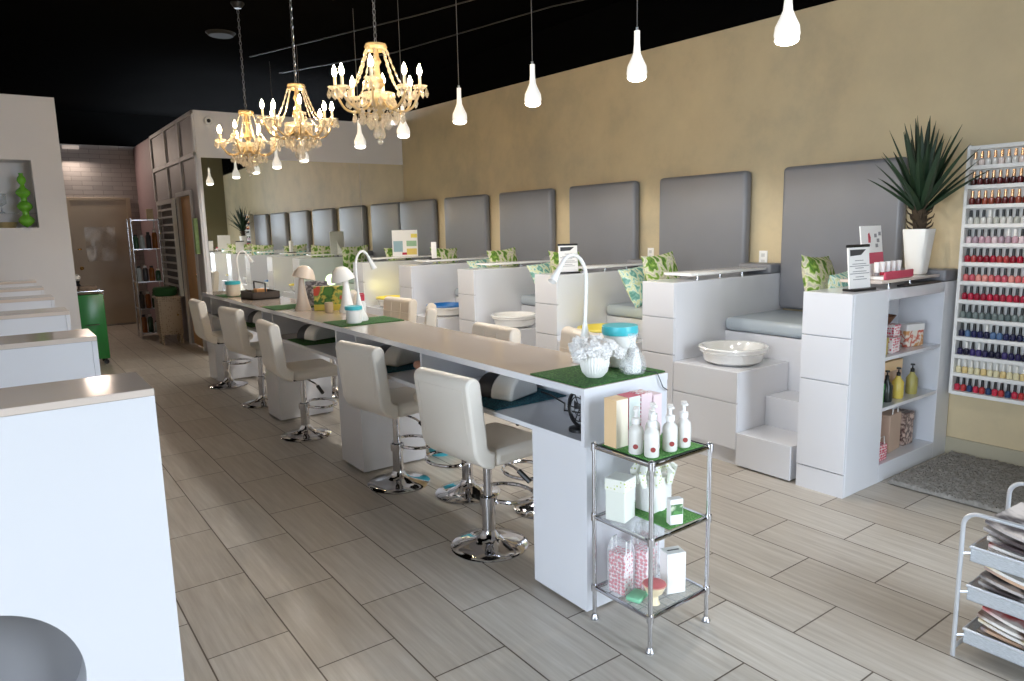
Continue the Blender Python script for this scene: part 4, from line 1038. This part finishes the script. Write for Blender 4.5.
# ---------------------------------------------------------------- back area
t = thing('green_cabinet', 'tall green cabinet on castors by the niche wall', 'cabinet', (.87, 9.92, 0))
gx0, gx1, gy0, gy1 = .73, 1.03, 9.80, 10.08
part('body', MB().rbox(gx0,gx1,gy0,gy1,.07,.86,.01,2), GREENP, t, world=True)
part('top_rail', MB().tube([(gx0,gy0,.9),(gx1,gy0,.9),(gx1,gy1,.9),(gx0,gy1,.9)], .008, 8, closed=True).cyl((gx0,gy0,.85),.006,.05,8).cyl((gx1,gy0,.85),.006,.05,8).cyl((gx1,gy1,.85),.006,.05,8).cyl((gx0,gy1,.85),.006,.05,8), CHROME, t, world=True)
for x in (gx0+.04, gx1-.04):
    for y in (gy0+.04, gy1-.04): part('castor', MB().cyl((0,0,-.012), .028, .024, 14, M=T(x,y,.028) @ Matrix.Rotation(PI/2,4,'X')).box(x-.012,x+.012,y-.016,y+.016,.04,.072), BLACK, t, world=True)
part('handle', MB().tube([(gx0+.08,gy0-.001,.5),(gx0+.08,gy0-.03,.5),(gx1-.08,gy0-.03,.5),(gx1-.08,gy0-.001,.5)], .006, 8), CHROME, t, world=True)
solo('folded_cloth', MB().rbox(-.12,.12,-.1,.1,0,.06,.02,3).rbox(-.09,.1,-.08,.08,.05,.10,.02,3), mat('mottled_cloth', (130,112,96), .9, var=.4, scale=30, bump=.5), 'crumpled brown cloth on top of the green cabinet', 'cloth', loc=(.88, 9.94, .861))
t = thing('ornament', 'small black and white ornament on the green cabinet', 'ornament', (.80, 9.86, .861))
t.location = (.79, 9.99, .961)
part('pedestal', MB().lathe([(0,0),(.04,0),(.02,.03),(.03,.06),(0,.065)], seg=16), BLACK, t); part('figure', MB().ball((0,0,.10), .04, 2, (1,.8,1)), mat_dots('mono_dots', (230,226,220), (30,28,30), 40, .3), t)
# chrome etagere with jars
ex0, ex1, ey0, ey1 = 1.70, 2.07, 11.85, 12.2
t = thing('chrome_shelf_stand', 'tall chrome shelf stand beside the cream back door', 'shelf stand', (1.9, 12.0, 0))
for x, y in ((ex0,ey0),(ex1,ey0),(ex0,ey1),(ex1,ey1)): part('post', MB().cyl((x,y,0),.012,1.80,10), CHROME, t, world=True)
SZ = (.08, .45, .86, 1.35, 1.78)
for z in SZ: part('shelf', MB().box(ex0,ex1,ey0,ey1,z-.012,z), STEEL, t, world=True, smooth=False)
rn = random.Random(2); ADJ = ['lowest','second','third','fourth']
KIN = [('amber', mat('amber_jar', (150,90,40), .2)), ('dark green', mat('green_jar', (50,84,60), .2)), ('clear', mat('pale_jar', (190,200,200), .15)), ('black', DGREY)]
for si, z in enumerate(SZ[:4]):
    for j in range(4):
        nm, m = KIN[(si*3+j) % 4]; h = rn.uniform(.16,.28); x = ex0+.06+.087*j
        o = thing('storage_jar', f'{nm} jar on the {ADJ[si]} shelf of the tall chrome stand', 'jar', (x, 11.98, z+.0005), 0, 'jars on the tall chrome stand')
        part('jar', MB().lathe([(0,0),(.036,0),(.038,.008),(.038,h*.75),(.02,h*.88),(0,h*.88)], seg=14), m, o); part('lid', MB().cyl((0,0,h*.87), .024, h*.13, 14), CARD if j % 2 else BLACK, o)
solo('paper_roll', MB().rbox(-.045,.045,-.03,.03,0,.16,.008,2), mat('manila_card', (220,196,156), .6), 'pale upright card on top of the tall chrome stand', 'card', loc=(1.99, 12.0, 1.781))
# ornate little cabinet with green lid
t = thing('side_cabinet', 'small ornate whitewashed cabinet by the hallway panelling', 'cabinet', (1.97, 10.95, 0))
cx0, cx1, cy0, cy1 = 1.80, 2.10, 10.92, 11.2
ORN = mat_dots('carved_whitewash', (176,160,140), (128,110,92), 34, .3)
part('body', MB().rbox(cx0,cx1,cy0,cy1,.14,.66,.008,2), ORN, t, world=True)
part('top_board', MB().rbox(cx0-.02,cx1+.02,cy0-.02,cy1+.02,.66,.69,.006,2), ORN, t, world=True)
for x in (cx0+.03, cx1-.03):
    for y in (cy0+.03, cy1-.03): part('leg', MB().lathe([(0,0),(.014,0),(.022,.05),(.016,.09),(.026,.14),(0,.14)], (x,y,0), 12), ORN, t, world=True)
part('door', MB().rbox(cx0+.03,cx1-.03,cy0-.012,cy0,.19,.61,.005,2), ORN, t, world=True)
part('knob', MB().ball((cx1-.06,cy0-.022,.42), .012), BRASS, t, world=True)
solo('green_basket', MB().lathe([(0,0),(.13,0),(.155,.03),(.16,.10),(.14,.125),(0,.13)], seg=26), mat('dark_green_felt', (36,84,40), .8, var=.2, bump=.4), 'dark green round cushion on the ornate cabinet', 'cushion', loc=(1.93, 11.06, .691))
# slatted display on hallway panelling
t = thing('slat_rack', 'white framed dark slatted rack on the hallway panelling', 'rack', (2.17, 11.4, .68))
part('frame', MB().box(2.10,2.144,10.88,10.95,.68,2.05).box(2.10,2.144,11.95,12.02,.68,2.05).box(2.10,2.144,10.95,11.95,.68,.74).box(2.10,2.144,10.95,11.95,1.99,2.05), WHITEM, t, world=True, smooth=False)
part('backing', MB().box(2.15,2.168,10.95,11.95,.74,1.99).box(2.144,2.168,10.88,12.02,.68,.74), DGREY, t, world=True, smooth=False)
for i in range(11): part('slat', MB().box(2.105,2.149,10.951,11.949,.80+.11*i,.825+.11*i), GREYW, t, world=True, smooth=False)
# tall sign strip on panel edge
solo('wall_panel_strip', MB().box(2.10,2.144,9.66,9.74,1.3,1.75), mat('lime_print', (150,180,110), .5, var=.3, scale=30), 'slim lime green sign strip on the hallway panelling', 'sign')

# ---------------------------------------------------------------- lights: chandeliers
def chandelier(loc, rz, lb):
    t = thing('chandelier', lb, 'chandelier', loc, rz, 'crystal chandeliers over the manicure bar')
    # chain
    mb = MB(); top_ = CEIL-loc[2]; z = .355; i = 0
    while z < top_-.05:
        a = 0 if i % 2 else PI/2
        mb.tube([(math.cos(a)*.009*math.cos(q), math.sin(a)*.009*math.cos(q), z+.021*math.sin(q)) for q in [2*PI*k/10 for k in range(10)]], .003, 5, closed=True)
        z += .034; i += 1
    part('chain', mb, STEEL, t)
    part('ceiling_rose', MB().lathe([(0,top_-.05),(.03,top_-.05),(.06,top_-.01),(.06,top_-.001),(0,top_-.001)], seg=20), BLACK, t)
    part('crown', MB().lathe([(0,.33),(.02,.345),(.02,.35),(.065,.335),(.07,.32),(.06,.30),(.055,.302),(.04,.31),(0,.31)], seg=24), BEADM, t)
    part('stem', MB().lathe([(0,.31),(.012,.31),(.018,.26),(.03,.235),(.016,.21),(.02,.16),(.04,.13),(.045,.10),(.02,.07),(.025,.03),(.05,0),(.06,-.03),(.035,-.06),(.015,-.085),(.02,-.10),(0,-.12)], seg=20), BEADM, t)
    part('bowl', MB().lathe([(.012,.02),(.09,.035),(.105,.045),(.10,.03),(.05,.008),(.014,.0)], seg=24), CRYS, t)
    # small drop mesh shared by all
    d = MB(); d.lathe([(0,0),(.004,-.008),(.0115,-.03),(.0085,-.042),(0,-.052)], seg=6); dm = d.mesh('crystal_drop', CRYS, smooth=False)
    b2 = MB(); b2.ball((0,0,-.006), .0065, 1); b2.lathe([(0,-.012),(.006,-.02),(.0105,-.035),(0,-.05)], seg=6); d2 = b2.mesh('crystal_prism', CRYS, smooth=False)
    def drop(p, m, parent, s=1.):
        o = bpy.data.objects.new('crystal_drop', m); o.parent = parent; o.location = p; o.scale = (s,s,s); o.rotation_euler = (0,0,random.random()*3); COL.objects.link(o)
    NA = 8
    for k in range(NA):
        a = 2*PI*k/NA; c, s = math.cos(a), math.sin(a)
        hi = .02 if k % 2 else -.01
        P = lambda r, z: (c*r, s*r, z)
        pts = [P(.03,.02),P(.09,-.045),P(.15,-.065),P(.21,-.04),P(.25,.01+hi),P(.262,.045+hi)]
        fine = []
        for i in range(len(pts)-1):
            p0, p1, p2, p3 = [Vector(pts[min(max(i+j,0),len(pts)-1)]) for j in (-1,0,1,2)]
            for q in range(4):
                u = q/4; fine.append(.5*((2*p1)+(p2-p0)*u+(2*p0-5*p1+4*p2-p3)*u*u+(3*p1-p0-3*p2+p3)*u**3))
        fine.append(Vector(pts[-1]))
        ar = part('arm', MB().tube(fine, .0075, 8), BEADM, t)
        part('drip_cup', MB().lathe([(.006,0),(.03,.006),(.047,.022),(.045,.024),(.02,.01),(0,.008)], P(.262,.045+hi), 16), CRYS, ar)
        part('candle', MB().cyl(P(.262,.055+hi), .0095, .075, 12), mat('candle_sleeve', (246,236,210), .5), ar)
        part('bulb', MB().lathe([(0,0),(.009,.003),(.0155,.02),(.013,.04),(.005,.06),(0,.07)], P(.262,.13+hi), 12), BULB, ar)
        for q in range(5):
            b_ = a+q*2*PI/5; drop((c*.262+.040*math.cos(b_), s*.262+.040*math.sin(b_), .060+hi), d2 if q % 2 else dm, ar, 1.25)
        # bead swag from crown down to arm
        st = MB(); sp_ = []; sr_ = []
        for i in range(49):
            u = i/48; r = .062+.19*u; z = .31-.25*u-.10*math.sin(PI*u); sp_.append((c*r, s*r, z)); sr_.append(.0022+.0056*abs(math.sin(PI*i/4)))
        st.tube(sp_, sr_, 6)
        part('bead_strand', st, CRYS, t)
    for k in range(12):
        a = 2*PI*k/12; drop((.10*math.cos(a), .10*math.sin(a), .04), d2, t, 1.7)
        drop((.155*math.cos(a+.2), .155*math.sin(a+.2), -.06), d2, t, 1.5)
    part('lower_hoop', MB().tube([(.105*math.cos(a), .105*math.sin(a), -.06) for a in [2*PI*i/28 for i in range(28)]], .004, 6, closed=True), BEADM, t)
    for k in range(14):
        a = 2*PI*k/14+.3; drop((.105*math.cos(a), .105*math.sin(a), -.06), d2, t, 1.7)
    for k in range(10):
        a = 2*PI*k/10; drop((.06*math.cos(a), .06*math.sin(a), -.085), d2, t, 1.8)
    for k in range(5):
        a = 2*PI*k/5; drop((.025*math.cos(a), .025*math.sin(a), -.15), dm, t, 1.6)
    part('finial_ball', MB().ball((0,0,-.245), .019, 2).cyl((0,0,-.23), .003, .12, 6), CRYS, t)
    l = bpy.data.lights.new('chandelier_glow', 'POINT'); l.energy = CH_E; l.color = (1,.74,.44); l.shadow_soft_size = .16
    lo = bpy.data.objects.new('chandelier_glow', l); lo.location = (loc[0], loc[1], loc[2]+.17); COL.objects.link(lo)
CH_E = 1.5; PEND_E = 21
chandelier((2.05, 4.18, 2.345), .2, 'crystal candle chandelier hanging highest in view, nearest the camera')
chandelier((2.05, 5.60, 2.345), .5, 'middle crystal candle chandelier of the three over the bar')
chandelier((2.05, 6.95, 2.335), .1, 'crystal candle chandelier farthest from the camera, near the mirror')

# pendants
PL = ['nearest the camera','second from the right','third from the right','fourth from the right','just right of the nearest chandelier','below the nearest chandelier','second from the mirror','closest to the mirror']
for k, y in enumerate((1.965, 2.89, 3.83, 4.74, 5.66, 6.56, 8.1, 9.05)):
    t = thing('pendant_lamp', 'white opal bottle shaped pendant lamp, '+PL[k], 'pendant lamp', (3.0, y, 2.335), 0, 'opal pendant lamps in a row')
    part('shade', MB().lathe([(.052,.022),(.057,.045),(.053,.08),(.036,.115),(.021,.15),(.0165,.20),(.016,.268),(0,.27)], seg=28), PEND, t)
    part('diffuser', MB().lathe([(0,0),(.03,.0025),(.046,.010),(.0535,.0225),(.0,.0225)], seg=28), PENDB, t, 'glowing rounded underside')
    part('cord', MB().tube([(0,0,.268),(0,0,CEIL-2.335)], .003, 6), mat('grey_cord', (96,94,92), .5), t)
    part('cap', MB().cyl((0,0,.266), .008, .02, 10), STEEL, t)
    l = bpy.data.lights.new('pendant_glow', 'SPOT'); l.energy = PEND_E; l.color = (1,.95,.88); l.shadow_soft_size = .05; l.spot_size = math.radians(168); l.spot_blend = .25
    lo = bpy.data.objects.new('pendant_glow', l); lo.location = (3.0, y, 2.29); COL.objects.link(lo)
# coloured lights inside two foot baths
for y, c, e in ((8.0, (1,.9,.35), .7), (9.1, (.7,1,.45), .6), (4.0, (1,.92,.5), .4)):
    l = bpy.data.lights.new('basin_light', 'POINT'); l.energy = e; l.color = c; l.shadow_soft_size = .08
    lo = bpy.data.objects.new('basin_light', l); lo.location = (3.95, y, .85); COL.objects.link(lo)

# daylight through the storefront and the added, unseen side window
w = bpy.data.worlds.new('daylight'); SC.world = w; w.use_nodes = True
N = w.node_tree.nodes; bg = N['Background']; bg.inputs[0].default_value = (.76,.87,1.0,1); bg.inputs[1].default_value = 9.
l = bpy.data.lights.new('window_portal', 'AREA'); l.shape = 'RECTANGLE'; l.size = wx1-wx0; l.size_y = wz1-wz0
lo = bpy.data.objects.new('window_portal', l); lo.location = ((wx0+wx1)/2, YF-.16, (wz0+wz1)/2); lo.rotation_euler = (PI/2, 0, 0); COL.objects.link(lo)
l.cycles.is_portal = True
l = bpy.data.lights.new('window_portal', 'AREA'); l.shape = 'RECTANGLE'; l.size = LW1-LW0; l.size_y = 3.3
lo = bpy.data.objects.new('window_portal', l); lo.location = (XF-.21, (LW0+LW1)/2, 1.75); lo.rotation_euler = (PI/2, 0, -PI/2); COL.objects.link(lo)
l.cycles.is_portal = True
l = bpy.data.lights.new('hall_lamp', 'AREA'); l.energy = 12; l.color = (1,.80,.66); l.shape = 'RECTANGLE'; l.size = .3; l.size_y = .1
lo = bpy.data.objects.new('hall_lamp', l); lo.location = (1.24, YB-.12, 2.95); lo.rotation_euler = (-.9,0,0); COL.objects.link(lo)
struct('sidewalk_ground', MB().box(-14, 12, -14, YF-.2, -.12, -.05).box(-14, XF-.2, YF-.2, 12, -.12, -.05), mat('concrete', (186,182,176), .8, var=.08, scale=1))

# ---------------------------------------------------------------- camera
yaw, pitch, roll, fpx = .62885158, .15926263, .0220045, 705.117
f = Vector((math.sin(yaw)*math.cos(pitch), math.cos(yaw)*math.cos(pitch), -math.sin(pitch)))
rt = Vector((math.cos(yaw), -math.sin(yaw), 0)); dn = f.cross(rt)
RT = rt*math.cos(roll)+dn*math.sin(roll); DN = -rt*math.sin(roll)+dn*math.cos(roll)
cd = bpy.data.cameras.new('camera'); co = bpy.data.objects.new('camera', cd); COL.objects.link(co)
cd.sensor_fit = 'HORIZONTAL'; cd.sensor_width = 36; cd.lens = fpx/1024*36; cd.clip_start = .02; cd.clip_end = 100
M = Matrix((( RT.x, -DN.x, -f.x, 0), (RT.y, -DN.y, -f.y, 0), (RT.z, -DN.z, -f.z, 1.55), (0,0,0,1)))
co.matrix_world = M
SC.camera = co
SC.view_settings.view_transform = 'Standard'; SC.view_settings.look = 'None'; SC.view_settings.gamma = 1; SC.view_settings.use_curve_mapping = False
SC.view_settings.exposure = 0.56
